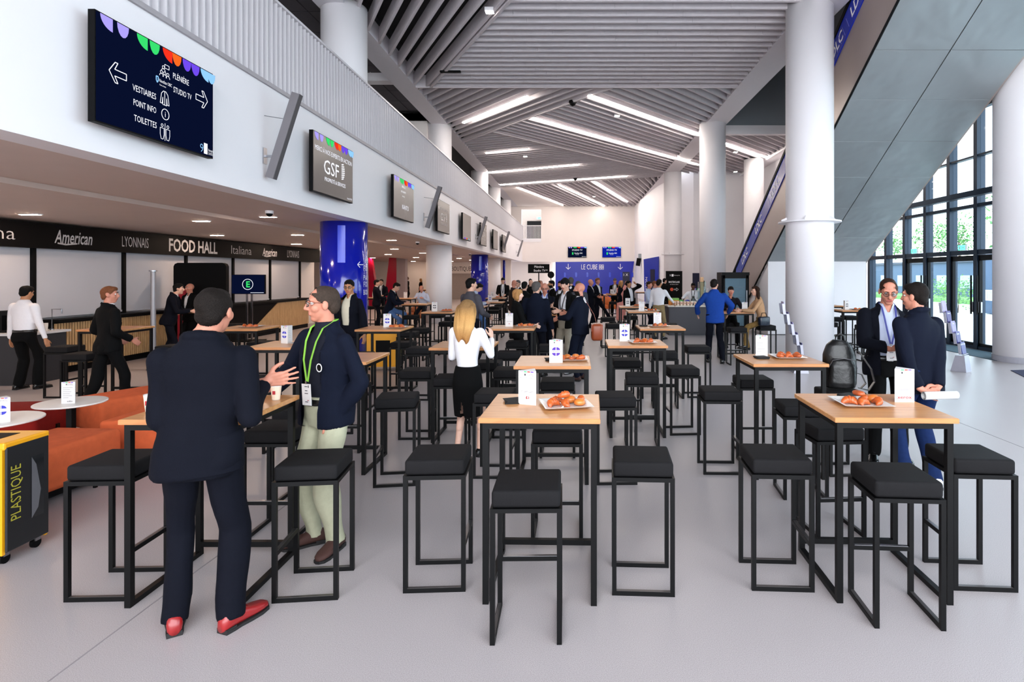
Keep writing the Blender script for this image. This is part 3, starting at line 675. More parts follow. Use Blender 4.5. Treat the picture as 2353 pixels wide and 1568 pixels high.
ln = thing('serving_counter', 'dark low serving counter holding coffee and white cups', 'counter', (0, 0, 0))
MB().box(-10.13, -9.47, 10.1, 10.9, 0, .86).build('carcass', mat('charcoal_board', '232327', .6), ln); MB().box(-10.14, -9.42, 10.04, 10.95, .86, .90).build('worktop', mat('pale_top', 'C9C6C6', .4), ln)
# things on it
cf = thing('coffee_maker', 'black coffee maker with glass jug on the serving counter', 'coffee maker', (-9.93, 10.35, .90))
MB().box(-.16, .08, -.14, .14, 0, .04).box(-.16, -.08, -.12, .12, .04, .34).box(-.16, .1, -.13, .13, .3, .38).build('body', BLACKM, cf)
MB().lathe([(.05, .045), (.075, .1), (.06, .2), (.055, .24)], 16, M=Matrix.Translation((.02, 0, 0))).build('jug', mat('dark_jug', '1A1512', .1), cf, smooth=True)
MB().tube([(.08, 0, .2), (.14, 0, .17), (.14, 0, .1), (.09, 0, .07)], .01).build('handle', BLACK, cf)
CUPW = mat('paper_cup_white', 'E9E4DE', .6, var=.02)
cupm = MB().lathe([(.026, 0), (.037, .10), (.039, .102), (.035, .10), (.024, .006)], 14).mesh('cup', CUPW, True)
for i in range(3):
    for k in range(3):
        tag(obj('paper_cup', cupm, None, (-9.76+.09*i, 10.6, .90+.018*k)), 'white paper cup in a short stack on the serving counter', 'cup', 'cups on the serving counter')
tap = thing('beer_tap', 'slim angled metal pipe tap on the serving counter', 'tap', (-9.6, 10.75, .9)); MB().tube([(0, 0, 0), (0, 0, .38), (.18, 0, .38), (.18, 0, .3)], .012).build('pipe', CHROME, tap); MB().lathe([(.035, 0), (.035, .02)], 12).build('flange', CHROME, tap)
hd = thing('black_hoarding', 'tall black rounded panel before the shutters', 'panel', (-9.02, 14.62, 0))
bp = [(0, 0), (1.3, 0), (1.3, 2.12), (1.27, 2.18), (1.2, 2.21), (.1, 2.21), (.03, 2.18), (0, 2.12)]
MB().prism([(x-.93, z) for x, z in bp], 0, .12, M=Matrix(((1, 0, 0, 0), (0, 0, -1, 0), (0, 1, 0, 0), (0, 0, 0, 1)))).build('panel', BLACK, hd)
MB().box(-.72, .37, -.3, .3, 0, .05).build('foot', BLACK, hd)
po = thing('steel_post', 'freestanding grey steel post with a flanged top', 'post', (at(352, 850, 0).x, at(352, 850, 0).y, 0))
MB().lathe([(.052, 0), (.045, 1.98)], 16).build('shaft', mat('galvanised', '8E8C90', .45, metal=.6), po); MB().lathe([(.075, 1.98), (.075, 2.0)], 16).build('cap', CHROME, po); MB().lathe([(.12, 0), (.12, .02)], 16).build('base', CHROME, po)
# screen on a stand
ts, P = screen('stand_screen', 'dark screen with a green E logo on a twin-pole stand', (-9.45, 16.9, 1.64), 0, .96, .56, SCR, 'screen')
ts.location = (-9.45, 16.9, 0)
for ch in ts.children: ch.location.z += 1.64
for dx in (-.06, .08): MB().box(dx-.02, dx+.02, .03, .07, .02, 1.5).build('pole', CHROME, ts)
MB().box(-.35, .35, -.2, .35, 0, .025).build('base', BLACK, ts)
def P(x, yv, l=0): return Vector((-.48+x, -l, 1.64+.28+yv))
lines(ts, P, circ(.47, -.28, .15, 24), .014, GLOW, 'logo_ring'); text('E', .24, PET['green'], ts, P(.475, -.36, .0), (1, 0, 0), (0, 0, 1), bold=.03, lift=.004)
lines(ts, P, [((.55, -.52), (.93, -.52))], .012, GLOW, 'caption')

# ------------------------------------------------------------------ far wall signs
cube = thing('entrance_portal', 'wide glossy blue portal panel lettered LE CUBE', 'sign panel', (0, YF-.01, 0))
MB().prism([(-1.83, 0), (4.62, 0), (5.0, 3.12), (-1.83, 3.06)], 0, .06, M=Matrix(((1, 0, 0, 0), (0, 0, -1, 0), (0, 1, 0, 0), (0, 0, 0, 1)))).build('panel', mat('portal_blue', '0818A8', .3, var=.03), cube)
text('LE CUBE', .62, INK, cube, (1.1, -.06, 2.42), (1, 0, 0), (0, 0, 1), stretch=.62)
lines(cube, lambda x, yv, l=0: Vector((x, -.06-l, yv)), sum([poly((xx, 2.42), (xx+.17, 2.42), (xx+.17, 2.6), (xx, 2.6), (xx, 2.42))+poly((xx+.05, 2.47), (xx+.12, 2.55)) for xx in (1.96, 2.18)], [])+sum([poly((xx, 2.64), (xx+.17, 2.64), (xx+.17, 2.82), (xx, 2.82), (xx, 2.64))+poly((xx+.05, 2.77), (xx+.12, 2.69)) for xx in (1.96, 2.18)], []), .03, INK, 'emblem')
for xx in (-.73, 3.8): lines(cube, lambda x, yv, l=0: Vector((x, -.06-l, yv)), poly((xx, 2.9), (xx, 2.42))+poly((xx-.2, 2.62), (xx, 2.42), (xx+.2, 2.62)), .05, INK, 'arrow')
for i in range(7): MB().box(-1.1+.98*i, -.95+.98*i, -.066, -.06, 1.75, 2.15).build('light_bar', mat('mid_blue_print', '1E3BD0', .2, var=0), cube)
MB().box(4.0, 4.62, -.075, -.06, .1, 2.2).build('notice', mat('dark_notice', '14163A', .4), cube); text('1 X', .3, INK, cube, (4.25, -.077, 1.85), (1, 0, 0), (0, 0, 1))
for xx, m_, lb in ((.05, SCR, 'dark STUDIO TV screen above the portal'), (3.05, SCRB, 'blue STUDIO TV screen above the portal')):
    t, P = screen('wall_screen', lb, (xx, YF-.1, 3.92), 0, 1.62, .92, m_); petals(t, P, 1.62, .92, None)
    MB().box(-.2, .2, .07, .1, -.15, .15).build('wall_bracket', BLACK, t)
    stext(t, P, 'STUDIO TV', .5, .38, .2, 1.62, .92, fitw=.9); stext(t, P, 'Nextlize OBC', .57, .66, .16, 1.62, .92, fitw=.7); stext(t, P, 'live arena', .5, .76, .08, 1.62, .92)
    lines(t, P, [((.42, -.48), (.42, -.68))], .12, PET['green'], 'shield'); stext(t, P, '9E Entreprise', .88, .95, .08, 1.62, .92)
ws = thing('way_sign', 'black direction sign reading Plénière and Studio TV on a post', 'sign', (at(1238, 700, 0).x, 34, 0)); ws.location.x = (1238-1325)*34/1350
MB().box(-.62, .62, -.04, .04, 2.03, 2.55).build('board', BLACK, ws); MB().box(-.03, .03, -.03, .03, 0, 2.05).build('post', BLACK, ws); MB().box(-.25, .25, -.2, .2, 0, .02).build('base', BLACK, ws)
text('Plénière', .17, INK, ws, (.02, -.04, 2.34), (1, 0, 0), (0, 0, 1), bold=.01); text('Studio TV', .17, INK, ws, (.05, -.04, 2.12), (1, 0, 0), (0, 0, 1), bold=.01)
lines(ws, lambda x, yv, l=0: Vector((x, -.04-l, yv)), poly((.4, 2.2), (.5, 2.2))+poly((.46, 2.24), (.5, 2.2), (.46, 2.16)), .015, INK, 'arrow')
rs = thing('round_sign', 'round black disc sign on a thin post', 'sign', ((1266-1325)*33/1350, 33, 0))
MB().lathe([(.19, -.03), (.19, .03)], 28, M=Matrix(((1, 0, 0, 0), (0, 0, -1, 0), (0, 1, 0, 1.93), (0, 0, 0, 1)))).build('disc', BLACK, rs); MB().box(-.02, .02, -.02, .02, 0, 1.76).build('post', BLACK, rs); MB().lathe([(.18, 0), (.18, .02)], 20).build('base', BLACK, rs)
sp = thing('wall_speaker', 'black wall speaker on a grey bracket beside the portal', 'speaker', (5.09, 46.5, 3.0))
MB().bar((-.25, 0, -.35), (-.15, 0, .25), .3, .32, (1, 0, 0)).build('enclosure', BLACK, sp); MB().box(-.2, .05, -.1, .1, .2, .6).build('bracket', GREYP, sp)
bp_ = thing('blue_wall_panel', 'tall blue panel with white lettering beside the masterclass poster', 'sign panel', (5.05, 39.6, 0), R(-56))
MB().prism([(-.65, .1), (.65, .1), (.75, 3.15), (-.75, 3.0)], 0, .06, M=Matrix(((1, 0, 0, 0), (0, 0, -1, 0), (0, 1, 0, 0), (0, 0, 0, 1)))).build('panel', BLUEG, bp_)
MB().box(-.05, .4, -.07, -.06, .1, 2.3).build('dark_door', mat('navy_print', '0A0F3C', .3), bp_)
text('RECEPTION', .3, INK, bp_, (-.35, -.065, 1.0), (0, 0, 1), (-1, 0, 0)); 
# ------------------------------------------------------------------ bar tables and stools
TOPW = woodmat('table_top_wood', 'B87B48', 'CE9660', .30, (1.2, 12, 12)); TEDGE = woodmat('table_edge_wood', 'A86A3A', 'C08450', .4, (1.2, 10, 10))
PAD = mat('black_upholstery', '121113', .8, var=.15, scale=20, bump=.25, bscale=500, spec=.2)
def rim(lo, hi, z0, z1): return MB().box(lo, hi, lo, hi, z0, z1)
def make_table():
    t = thing('bar_table', 'x', 'table'); h = .35
    tp = bevel_box(-h, h, -h, h, 1.05, 1.08, .004, 1).build('top', TOPW, t)
    MB().box(-h+.001, h-.001, -h-.0015, -h+.002, 1.052, 1.078).build('front_edge', TEDGE, tp)
    L = .035; e = h-.02
    for sx in (-1, 1):
        for sy in (-1, 1): MB().box(sx*(e-L/2)-L/2, sx*(e-L/2)+L/2, sy*(e-L/2)-L/2, sy*(e-L/2)+L/2, .0, 1.015).build('leg', BLACKM, t)
        MB().box(sx*(e-L/2)-L/2, sx*(e-L/2)+L/2, -e+L, e-L, .0, .03).build('floor_runner', BLACKM, t)
        MB().box(sx*(e-L/2)-L/2, sx*(e-L/2)+L/2, -e, e, 1.015, 1.05).build('apron_rail', BLACKM, t)
    for sy in (-1, 1): MB().box(-e+L, e-L, sy*(e-L/2)-L/2, sy*(e-L/2)+L/2, 1.015, 1.05).build('apron_rail', BLACKM, t)
    MB().box(-e+L, e-L, e-L, e, .06, .095).build('cross_bar', BLACKM, t)
    return t
def make_stool():
    t = thing('bar_stool', 'x', 'stool'); h = .178; L = .026; e = .185
    me = bevel_box(-h, h, -h, h, .70, .79, .018, 3).mesh('seat', PAD, True); obj('seat', me, t)
    for sx in (-1, 1):
        for sy in (-1, 1): MB().box(sx*(e-L/2)-L/2, sx*(e-L/2)+L/2, sy*(e-L/2)-L/2, sy*(e-L/2)+L/2, 0, .675).build('leg', BLACKM, t)
        MB().box(sx*(e-L/2)-L/2, sx*(e-L/2)+L/2, -e+L, e-L, 0, L).build('floor_runner', BLACKM, t)
        MB().box(sx*(e-L/2)-L/2, sx*(e-L/2)+L/2, -e, e, .675, .70).build('seat_rail', BLACKM, t)
    for sy in (-1, 1): MB().box(-e+L, e-L, sy*(e-L/2)-L/2, sy*(e-L/2)+L/2, .678, .70).build('seat_rail', BLACKM, t)
    fr = MB().box(-e+L, e-L, e-L, e, .265, .29).build('footrest', BLACKM, t)
    MB().box(-e+L+.005, e-L-.005, e-L+.002, e-.002, .29, .293).build('wear_strip', CHROME, fr)
    for sx in (-1, 1): MB().box(sx*(e-L/2)-L/2+.003, sx*(e-L/2)+L/2-.003, -e+L, e-L, L, L+.002).build('wear_strip', mat('worn_steel', '6E6A6A', .3, metal=.8), t)
    return t
tproto, sproto = make_table(), make_stool(); used = {'t': 0, 's': 0}
def put_table(x, y, rz, label, group):
    o = tproto if not used['t'] else copy_tree(tproto); used['t'] += 1
    o.location = (x, y, 0); o.rotation_euler[2] = R(rz); tag(o, label, 'table', group); return o
def put_stool(x, y, rz, label, group):
    o = sproto if not used['s'] else copy_tree(sproto); used['s'] += 1
    o.location = (x, y, 0); o.rotation_euler[2] = R(rz); tag(o, label, 'stool', group); return o
SIDE = {'S': (0, 'on the camera side of'), 'N': (180, 'on the portal side of'), 'W': (-90, 'on the food hall side of'), 'E': (90, 'on the window side of')}
SIDE_TXT = {'S': 'away from the portal at', 'N': 'portal side of', 'W': 'food hall side of', 'E': 'window side of'}
# key: (left X, front Y, rotation, how the table is told apart, {side: stool centre or None})
T = {}
def table(key, x0, y0, rz, who, stools, group='bar tables through the hall', card=None, plate=None, napkin=None):
    o = put_table(x0+.35, y0+.35, rz, 'oak-topped black bar table '+who, group); T[key] = (x0+.35, y0+.35, R(rz), who)
    for i, sd in enumerate(stools):
        v = stools[sd]
        if v is None:
            j = random.Random(hash(key) if False else sum(map(ord, key))*7+i); dx, dy = {'S': (0, -.60), 'N': (0, .60), 'W': (-.60, 0), 'E': (.60, 0)}[sd[0]]
            v = (x0+.35+dx+j.uniform(-.06, .06), y0+.35+dy+j.uniform(-.06, .06), j.uniform(-9, 9))
        put_stool(v[0], v[1], SIDE[sd[0]][0]+(v[2] if len(v) > 2 else 0), 'black bar stool, %s table %s' % (SIDE_TXT[sd[0]], who), 'black bar stools')
random.seed(5)
table('T1', -.555, 3.36, -1.5, 'bearing the red-emblem card', {'S': (-.264, 3.20, 1), 'W': (-.862, 3.70, 3), 'E': (.405, 3.66, -3), 'N': (-.14, 4.36, 0)})
table('T2', 1.50, 3.37, -2, 'bearing the xerox card', {'S': (1.80, 3.33, -4), 'W': (1.25, 3.71, -3), 'E': (2.47, 3.71, -4), 'N': (1.90, 4.42, 4)})
table('T3', -2.60, 3.33, 0, 'beside the red-shoed man', {'W': (-2.80, 3.60, 2), 'E': (-1.60, 3.60, 6), 'N': (-2.2, 4.36, 0)})
table('T4', -.57, 5.30, 0, 'bearing the violet petal card', {'E': (.36, 5.5, 2), 'N': (-.2, 6.28, 0), 'W': (-.78, 5.66, -2)})
table('T5', -1.67, 6.63, 0, 'beside the blonde woman in white', {'S': (-1.38, 6.50, 4), 'W': (-1.88, 6.96, 2), 'N': (-1.15, 7.6, 0), 'E': (-.80, 7.02, 0)})
table('T6', -1.35, 9.0, 0, 'by the bobbed woman in black', {'S': (-.98, 8.55, 0), 'N': (-1.0, 9.92, 0), 'E': (-.42, 9.4, 3)})
table('T7', .364, 6.83, 0, 'bearing the GSF petal card', {'S': (.73, 6.60, -2), 'E': (1.28, 7.15, 4), 'N': (.66, 7.80, 0)})
table('T8', .973, 9.0, 0, 'before the dark drinks counter', {'W': (.70, 9.2, 0), 'S': (1.28, 8.55, -4), 'E': (1.90, 9.28, 0)})
table('T9', 1.635, 5.43, 0, 'beside the black backpack', {'S': (1.95, 5.13, -5), 'W': (1.40, 5.77, -2), 'N': (1.92, 6.41, 0), 'E': (2.56, 5.72, 3)})
table('T10', 1.16, 13.2, 0, 'before the man in khaki trousers', {'W': None, 'S': None, 'E': None})
table('T11', 1.12, 15.2, 0, 'behind the khaki-trousered man\'s table', {'W': None, 'N': None})
table('T12', 3.25, 13.0, 0, 'shared by two seated women', {'S': (3.42, 12.55, 0), 'E': (4.22, 13.12, 0), 'N': (3.65, 13.95, 0)})
table('T13', -3.35, 8.86, 0, 'before the man with hanging arm', {'E': (-2.42, 9.08, 0), 'S': (-3.12, 8.42, 0), 'N': (-2.9, 9.85, 0)})
table('T14', -2.69, 5.56, 0, 'behind the green-lanyard man', {'E': (-1.66, 5.45, 8), 'S': (-2.32, 4.98, 0), 'N': (-2.5, 6.45, 0)})
table('T15', -3.78, 6.67, 0, 'between the two talking men', {'S': (-3.5, 6.42, 0), 'N': (-3.4, 7.6, 0), 'E': (-2.86, 7.2, 0)})
table('T16', -5.55, 8.93, 0, 'before the screen on the stand', {'S': (-5.1, 8.52, 0), 'N': (-5.3, 9.9, 0)})
table('T17', -7.55, 8.85, 0, 'beside the man in the black suit', {'S': (-7.08, 8.44, 0), 'E': (-6.42, 9.35, 0), 'W': (-8.05, 9.25, 0)})
table('T18', -3.3, 21.2, 0, 'left of the crowd', {'S': None, 'E': None, 'N': None})
table('T19', -3.45, 13.0, 0, 'before the white column', {'S': (-3.3, 12.4, 0), 'E': (-2.5, 13.4, 0), 'N': (-3.1, 14.1, 0), 'W': (-4.0, 13.2, 0)})
table('T20', -3.1, 15.3, 0, 'right beside the white column', {'S': None, 'W': None})
table('T21', -6.55, 20.8, 0, 'at the man in pale blue shirt', {'S': None, 'W': None})
table('T22', -7.9, 21.4, 0, 'before the crimson fins', {'S': None, 'E': None})
table('T23', -4.95, 16.6, 0, 'at the seated man in jeans', {'W': (-5.45, 16.95, 0), 'E': None, 'S': None})
table('T24', 6.2, 13.7, 0, 'beyond the escalator column', {'S': (6.45, 13.1, 0), 'W': (5.98, 14.0, 0), 'E': (7.15, 14.1, 0)})
table('T25', 6.5, 15.8, 0, 'farthest behind the escalator column', {'S': None, 'E': None})
table('T27', 1.15, 25.0, 0, 'before the blue portal', {'S': None, 'E': None, 'W': None})
table('T29', -3.3, 25.3, 0, 'at the man reading', {'S': None, 'E': None})
table('T30', -2.95, 17.8, 0, 'at the seated man in pale shirt', {'W': (-3.1-.1, 16.9, 60), 'N': None})
table('T31', -8.95, 13.2, 0, 'before the black hoarding', {'E': (-7.9, 13.5, 0)})
table('T32', -.9, 12.3, 0, 'in the middle of the talking group', {})
table('T33', 2.9, 28.6, 0, 'at the man raising his hand', {'W': None})
table('T34', -8.9, 33.5, 0, 'under the boutique lettering', {'E': None})

# ------------------------------------------------------------------ pastries, plates, cards
CROI = mat('croissant_crust', 'B8541E', .38, var=.35, scale=30, bump=.2, bscale=90, coat=.2); BUN = mat('brioche_crust', 'C8702C', .35, var=.3, scale=18, coat=.25); CHOC = mat('chocolate_roll', 'A84E24', .4, var=.35, scale=26, coat=.2)
def croissant():
    mb = MB(); n = 22; rings = []
    for i in range(n+1):
        t = i/n; a = R(-70+140*t); c = Vector((.05*math.sin(a), .05*math.cos(a)-.035, 0)); env = math.sin(math.pi*t)**.65
        seg = abs(math.sin(t*math.pi*5)); r = .004+.026*env*(.82+.18*seg); d = Vector((math.cos(a), -math.sin(a), 0)); s = Vector((math.sin(a), math.cos(a), 0))
        rings.append([c+s*r*math.cos(2*math.pi*k/10)+Vector((0, 0, r*.95+r*.95*math.sin(2*math.pi*k/10))) for k in range(10)])
    f = [(i*10+k, i*10+(k+1) % 10, (i+1)*10+(k+1) % 10, (i+1)*10+k) for i in range(n) for k in range(10)]
    f += [tuple(range(9, -1, -1)), tuple(range(n*10, n*10+10))]
    return mb.add([p for g in rings for p in g], f).mesh('croissant', CROI, True)
def bun():
    mb = MB(); prof = [(.012, 0), (.036, .004), (.044, .018), (.040, .034), (.026, .046), (.010, .050), (.001, .0505)]
    return mb.lathe(prof, 16).mesh('bun', BUN, True)
def roll():
    mb = MB(); n = 10; rings = []
    for i in range(n+1):
        t = i/n; y = -.05+.1*t; e = 1-.55*abs(2*t-1)**4; lay = .92+.08*math.cos(t*math.pi*8)
        rings.append([Vector((.032*e*lay*math.copysign(abs(math.cos(a))**.7, math.cos(a)), y, .021+.021*e*lay*math.sin(a))) for a in [2*math.pi*k/12 for k in range(12)]])
    f = [(i*12+k, i*12+(k+1) % 12, (i+1)*12+(k+1) % 12, (i+1)*12+k) for i in range(n) for k in range(12)]
    f += [tuple(range(11, -1, -1)), tuple(range(n*12, n*12+12))]
    return mb.add([p for g in rings for p in g], f).mesh('chocolate_roll', CHOC, True)
PAS = [('croissant', croissant(), 'ridged golden croissant'), ('chocolate_roll', roll(), 'layered brown chocolate roll'), ('brioche_bun', bun(), 'round glossy brioche bun')]
PLW = mat('white_porcelain', 'D8D4D0', .22, var=0, coat=.5)
def plate_mesh():
    mb = MB(); prof = [(.10, 0), (.115, .002), (.165, .018), (.168, .020), (.160, .021), (.11, .007), (.0001, .006)]
    v = []; 
    for r, z in prof:
        for k in range(16):
            q = k/4; s = int(q) % 4; u = (q-int(q)); c = [(1, -1), (1, 1), (-1, 1), (-1, -1)]; a, b = c[s], c[(s+1) % 4]
            v.append((r*(a[0]+(b[0]-a[0])*u), r*(a[1]+(b[1]-a[1])*u), z))
    f = [(i*16+k, i*16+(k+1) % 16, (i+1)*16+(k+1) % 16, (i+1)*16+k) for i in range(len(prof)-1) for k in range(16)]+[tuple(range(15, -1, -1))]
    return mb.add(v, f).mesh('plate', PLW)
PLATE = plate_mesh()
def loc_on(key, dx, dy, z=1.08):
    x, y, rz, who = T[key]; return Vector((x+dx*math.cos(rz)-dy*math.sin(rz), y+dx*math.sin(rz)+dy*math.cos(rz), z))
def plate(key, dx, dy, rz, n=6, seed=1):
    who = T[key][3]; p = loc_on(key, dx+.015, dy); rng = random.Random(seed)
    po_ = obj('pastry_plate', PLATE, None, p, R(rz)); po_.scale = (.90, .90, 1)
    tag(po_, 'square white pastry plate on table '+who, 'plate', 'pastry plates')
    spots = [(-.080, -.035), (.0, -.062), (.082, -.040), (-.045, .048), (.038, .050), (.098, .045)][:min(n, 6)]
    items = [(a, b, .0215 if False else .0075) for a, b in spots]
    if n > 6: items += [(-.01, .0, .052)]
    for i, (a, b, z) in enumerate(items):
        kd = rng.choice((0, 0, 1, 2)) if i else 0
        nm, me, lb = PAS[kd]; c, s = math.cos(R(rz)), math.sin(R(rz))
        o = obj(nm, me, None, p+Vector((a*c-b*s, a*s+b*c, z)), rng.uniform(0, 6.28))
        o.scale = [rng.uniform(.80, .94)]*3
        tag(o, lb+' on the plate at table '+who, 'pastry', 'pastries on the white plates')
CARD = mat('white_card', 'D6D3D2', .6, var=.01); PV = {'violet': mat('violet_print', '4A1F9E', .6, var=0), 'blue': mat('blue_print', '2A2FB0', .6, var=0), 'grey': mat('grey_print', '3A3A42', .6, var=0)}
PRINT = {k: mat('print_'+k, h, .6, var=0) for k, h in (('lavender', 'A79AF0'), ('green', '35B46A'), ('red', 'D0301C'), ('orange', 'E2641E'), ('purple', '6A46C0'), ('sky', '8CC4F4'))}
INKD = mat('dark_print', '26242A', .6, var=0); INKR = mat('red_print', 'A01020', .6, var=0)
tri = [(-.05, -.029), (.05, -.029), (0, .058)]
CARDM = MB().prism(tri, 0, .21).mesh('card', CARD)
def card(key, dx, dy, rz, face, label, cl='blue', word=None, z=None, loc=None, s=1.0):
    p = loc if loc is not None else loc_on(key, dx-.035, dy+.01)
    t = thing('table_card', label, 'card', p, R(rz), 'three-sided table cards'); t.scale = (s*1.25, s*1.25, s*1.02)
    obj('body', CARDM, t)
    def P(x, yv, l=0): return Vector((-.05+x, -.029-l, .21+yv))
    for i, nm in enumerate(('lavender', 'green', 'red', 'purple')):
        MB().box(.012+i*.019-.05, .028+i*.019-.05, -.0296, -.029, .201, .208).build('petal', PRINT[nm], t)
    MB().box(-.016, -.009, -.0296, -.029, .180, .192).build('logo_block', INKD, t)
    text('Entreprise', .0085, INKD, t, (-.006, -.029, .187), (1, 0, 0), (0, 0, 1), 'LEFT', lift=.0005); text('DU FUTUR', .0085, INKD, t, (-.006, -.029, .1785), (1, 0, 0), (0, 0, 1), 'LEFT', lift=.0005)
    if face == 'petal':
        for sx in (-1, 1):
            for sy in (-1, 1):
                pts = [(0, 0)]+[(.027*math.cos(R(a)), .027*math.sin(R(a))) for a in range(0, 91, 15)]
                mb = MB(); c = Vector((sx*.003, 0, .105+sy*(.012 if sy > 0 else .014)))
                if sy > 0: q = [(sx*a, b) for a, b in pts]
                else: q = [(sx*a, -b) for a, b in pts]
                if sx*sy < 0: q = q[::-1]
                mb.add([(c.x+a, -.0296, c.z+b) for a, b in q], [tuple(range(len(q)))]); mb.build('petal_print', PV[cl], t)
        if word: text(word, .016, INKD, t, (0, -.029, .101), (1, 0, 0), (0, 0, 1), lift=.0006)
    elif face == 'master':
        text('PARTICIPEZ AUX MASTERCLASS', .0068, INKD, t, (0, -.029, .165), (1, 0, 0), (0, 0, 1), lift=.0006, fitw=.086)
        for k in range(2): MB().box(-.034, .034, -.0295, -.029, .083-.006*k, .0845-.006*k).build('print_line', PV['grey'], t)
        if word == 'xerox': text('xerox', .03, INKR, t, (0, -.029, .022), (1, 0, 0), (0, 0, 1), bold=.012, lift=.0006)
        else:
            lines(t, lambda x, yv, l=0: Vector((x, -.029-l*.2, yv)), poly((-.008, .042), (-.002, .054), (-.002, .036), (-.008, .042))+poly((.0, .04), (.009, .04), (.009, .048), (.002, .052)), .0022, INKR, 'emblem')
    elif face == 'programme':
        for k in range(6): MB().box(-.038, -.038+(.07, .05, .06, .05, .065, .04)[k], -.0295, -.029, .155-.02*k, .157-.02*k).build('print_line', PV['grey'], t)
        if word: text(word, .02, INKD, t, (.012, -.029, .015), (1, 0, 0), (0, 0, 1), bold=.012, lift=.0006)
    n2 = Vector((.087, .05, 0)).normalized(); rt = Vector((-.05, .087, 0)).normalized()     # lines on the right-hand face
    for k in range(5):
        c0 = Vector((.05, -.029, .15-.02*k))+rt*.02+n2*.0006; MB().bar(c0, c0+rt*.05, .0015, .001, n2).build('print_line', PV['grey'], t)
    return t
NAP = mat('black_napkin', '131214', .85, var=.1)
napm = MB()
for k in range(5): 
    a = R(4*k-8); napm.box(-.06, .06, -.06, .06, .004*k, .004*k+.0035, M=Matrix.Rotation(a, 4, 'Z'))
NAPM = napm.mesh('napkin', NAP)
def napkin(key, dx, dy, rz): tag(obj('napkin_pile', NAPM, None, loc_on(key, dx, dy), R(rz)), 'small pile of black napkins on the table '+T[key][3], 'napkins', 'black napkin piles')
card('T1', -.06, .03, -22, 'master', 'white table card with a red emblem'); plate('T1', .12, -.01, 12, 7, 1); napkin('T1', -.20, .08, 15)
card('T2', .30, .11, -2, 'master', 'white table card printed xerox in red', word='xerox'); plate('T2', -.06, .02, -3, 7, 2); napkin('T2', -.02, .22, 20)
card('T4', .06, -.12, 3, 'petal', 'white table card with violet petals', 'violet', 'Climsphere'); plate('T4', .16, .05, 3, 5, 3); napkin('T4', -.02, .02, 10)
card('T6', -.04, .06, -3, 'master', 'white card beside pastries by the bobbed woman'); plate('T6', .16, .04, 4, 6, 4)
card('T7', -.08, .12, -8, 'petal', 'white table card with blue petals reading GSF', 'blue', 'GSF'); plate('T7', .07, -.05, 5, 6, 5)
card('T8', .02, .2, 2, 'programme', 'white programme card before the drinks counter'); plate('T8', -.02, .06, 4, 5, 6); napkin('T8', -.25, .1, 0)
card('T9', -.09, .16, 4, 'programme', 'white programme card near the black backpack'); plate('T9', .1, .07, -3, 6, 7); napkin('T9', -.16, .02, 5)
card('T10', .02, .0, 0, 'master', 'white card before the man in khaki trousers'); plate('T10', .22, .02, 5, 4, 8)
card('T11', -.08, .05, 0, 'petal', 'white card with dark petals behind another card', 'grey', ''); plate('T11', .15, .03, 0, 4, 9)
card('T12', .22, -.1, 0, 'master', 'white card beside the two seated women'); plate('T12', -.05, -.05, 0, 4, 10)
card('T13', .06, .05, -2, 'petal', 'white petal card before the man with one arm hanging', 'blue', ''); plate('T13', .19, -.04, 3, 5, 11)
card('T15', -.03, .06, -28, 'petal', 'white petal card between the two talking men', 'blue', ''); plate('T15', .17, .05, 8, 6, 12)
plate('T16', .05, .0, 0, 4, 13); card('T18', -.1, 0, 0, 'petal', 'white petal card left of the crowd', 'grey', ''); plate('T18', .1, 0, 0, 4, 14)
card('T19', -.1, .05, 0, 'petal', 'white petal card before the white column', 'grey', ''); plate('T19', .14, .0, 0, 5, 15)
card('T21', .05, .1, 0, 'master', 'white card at the man in pale blue shirt'); card('T22', .1, 0, 0, 'programme', 'white card before the crimson fins')
card('T24', -.05, .05, 20, 'petal', 'white petal card beyond the escalator column', 'grey', ''); plate('T24', .15, -.05, 0, 4, 16)
card('T27', .05, 0, 0, 'petal', 'white petal card before the blue portal', 'grey', ''); plate('T27', -.12, 0, 0, 3, 17)
card('T29', .1, 0, 0, 'programme', 'white card at the man reading by the blue column'); plate('T29', -.1, 0, 0, 3, 18); card('T30', -.05, .1, 0, 'petal', 'white card at the seated man in pale shirt', 'blue', '')
plate('T32', .1, 0, 0, 3, 19)
def cup(p, label, s=1., group=None):
    t = thing('paper_cup', label, 'cup', p, 0, group); t.scale = (s, s, s); obj('body', cupm, t)
    MB().lathe([(.0345, .075), (.0347, .0752)], 14).lathe([(.0272, .005), (.0372, .099), (.0374, .099), (.0274, .005)], 14, cap=False).build('sleeve', mat('cream_sleeve', 'E8CFB8', .6), t)
    MB().box(-.008, .012, -.0365, -.034, .045, .07).build('logo', INKR, t)
cup(loc_on('T3', -.30, -.16), 'cream paper cup on the corner of the red-shoed man\'s table', 1.05)
cup(loc_on('T3', .27, .19), 'cream paper cup under the two men\'s hands', .9)

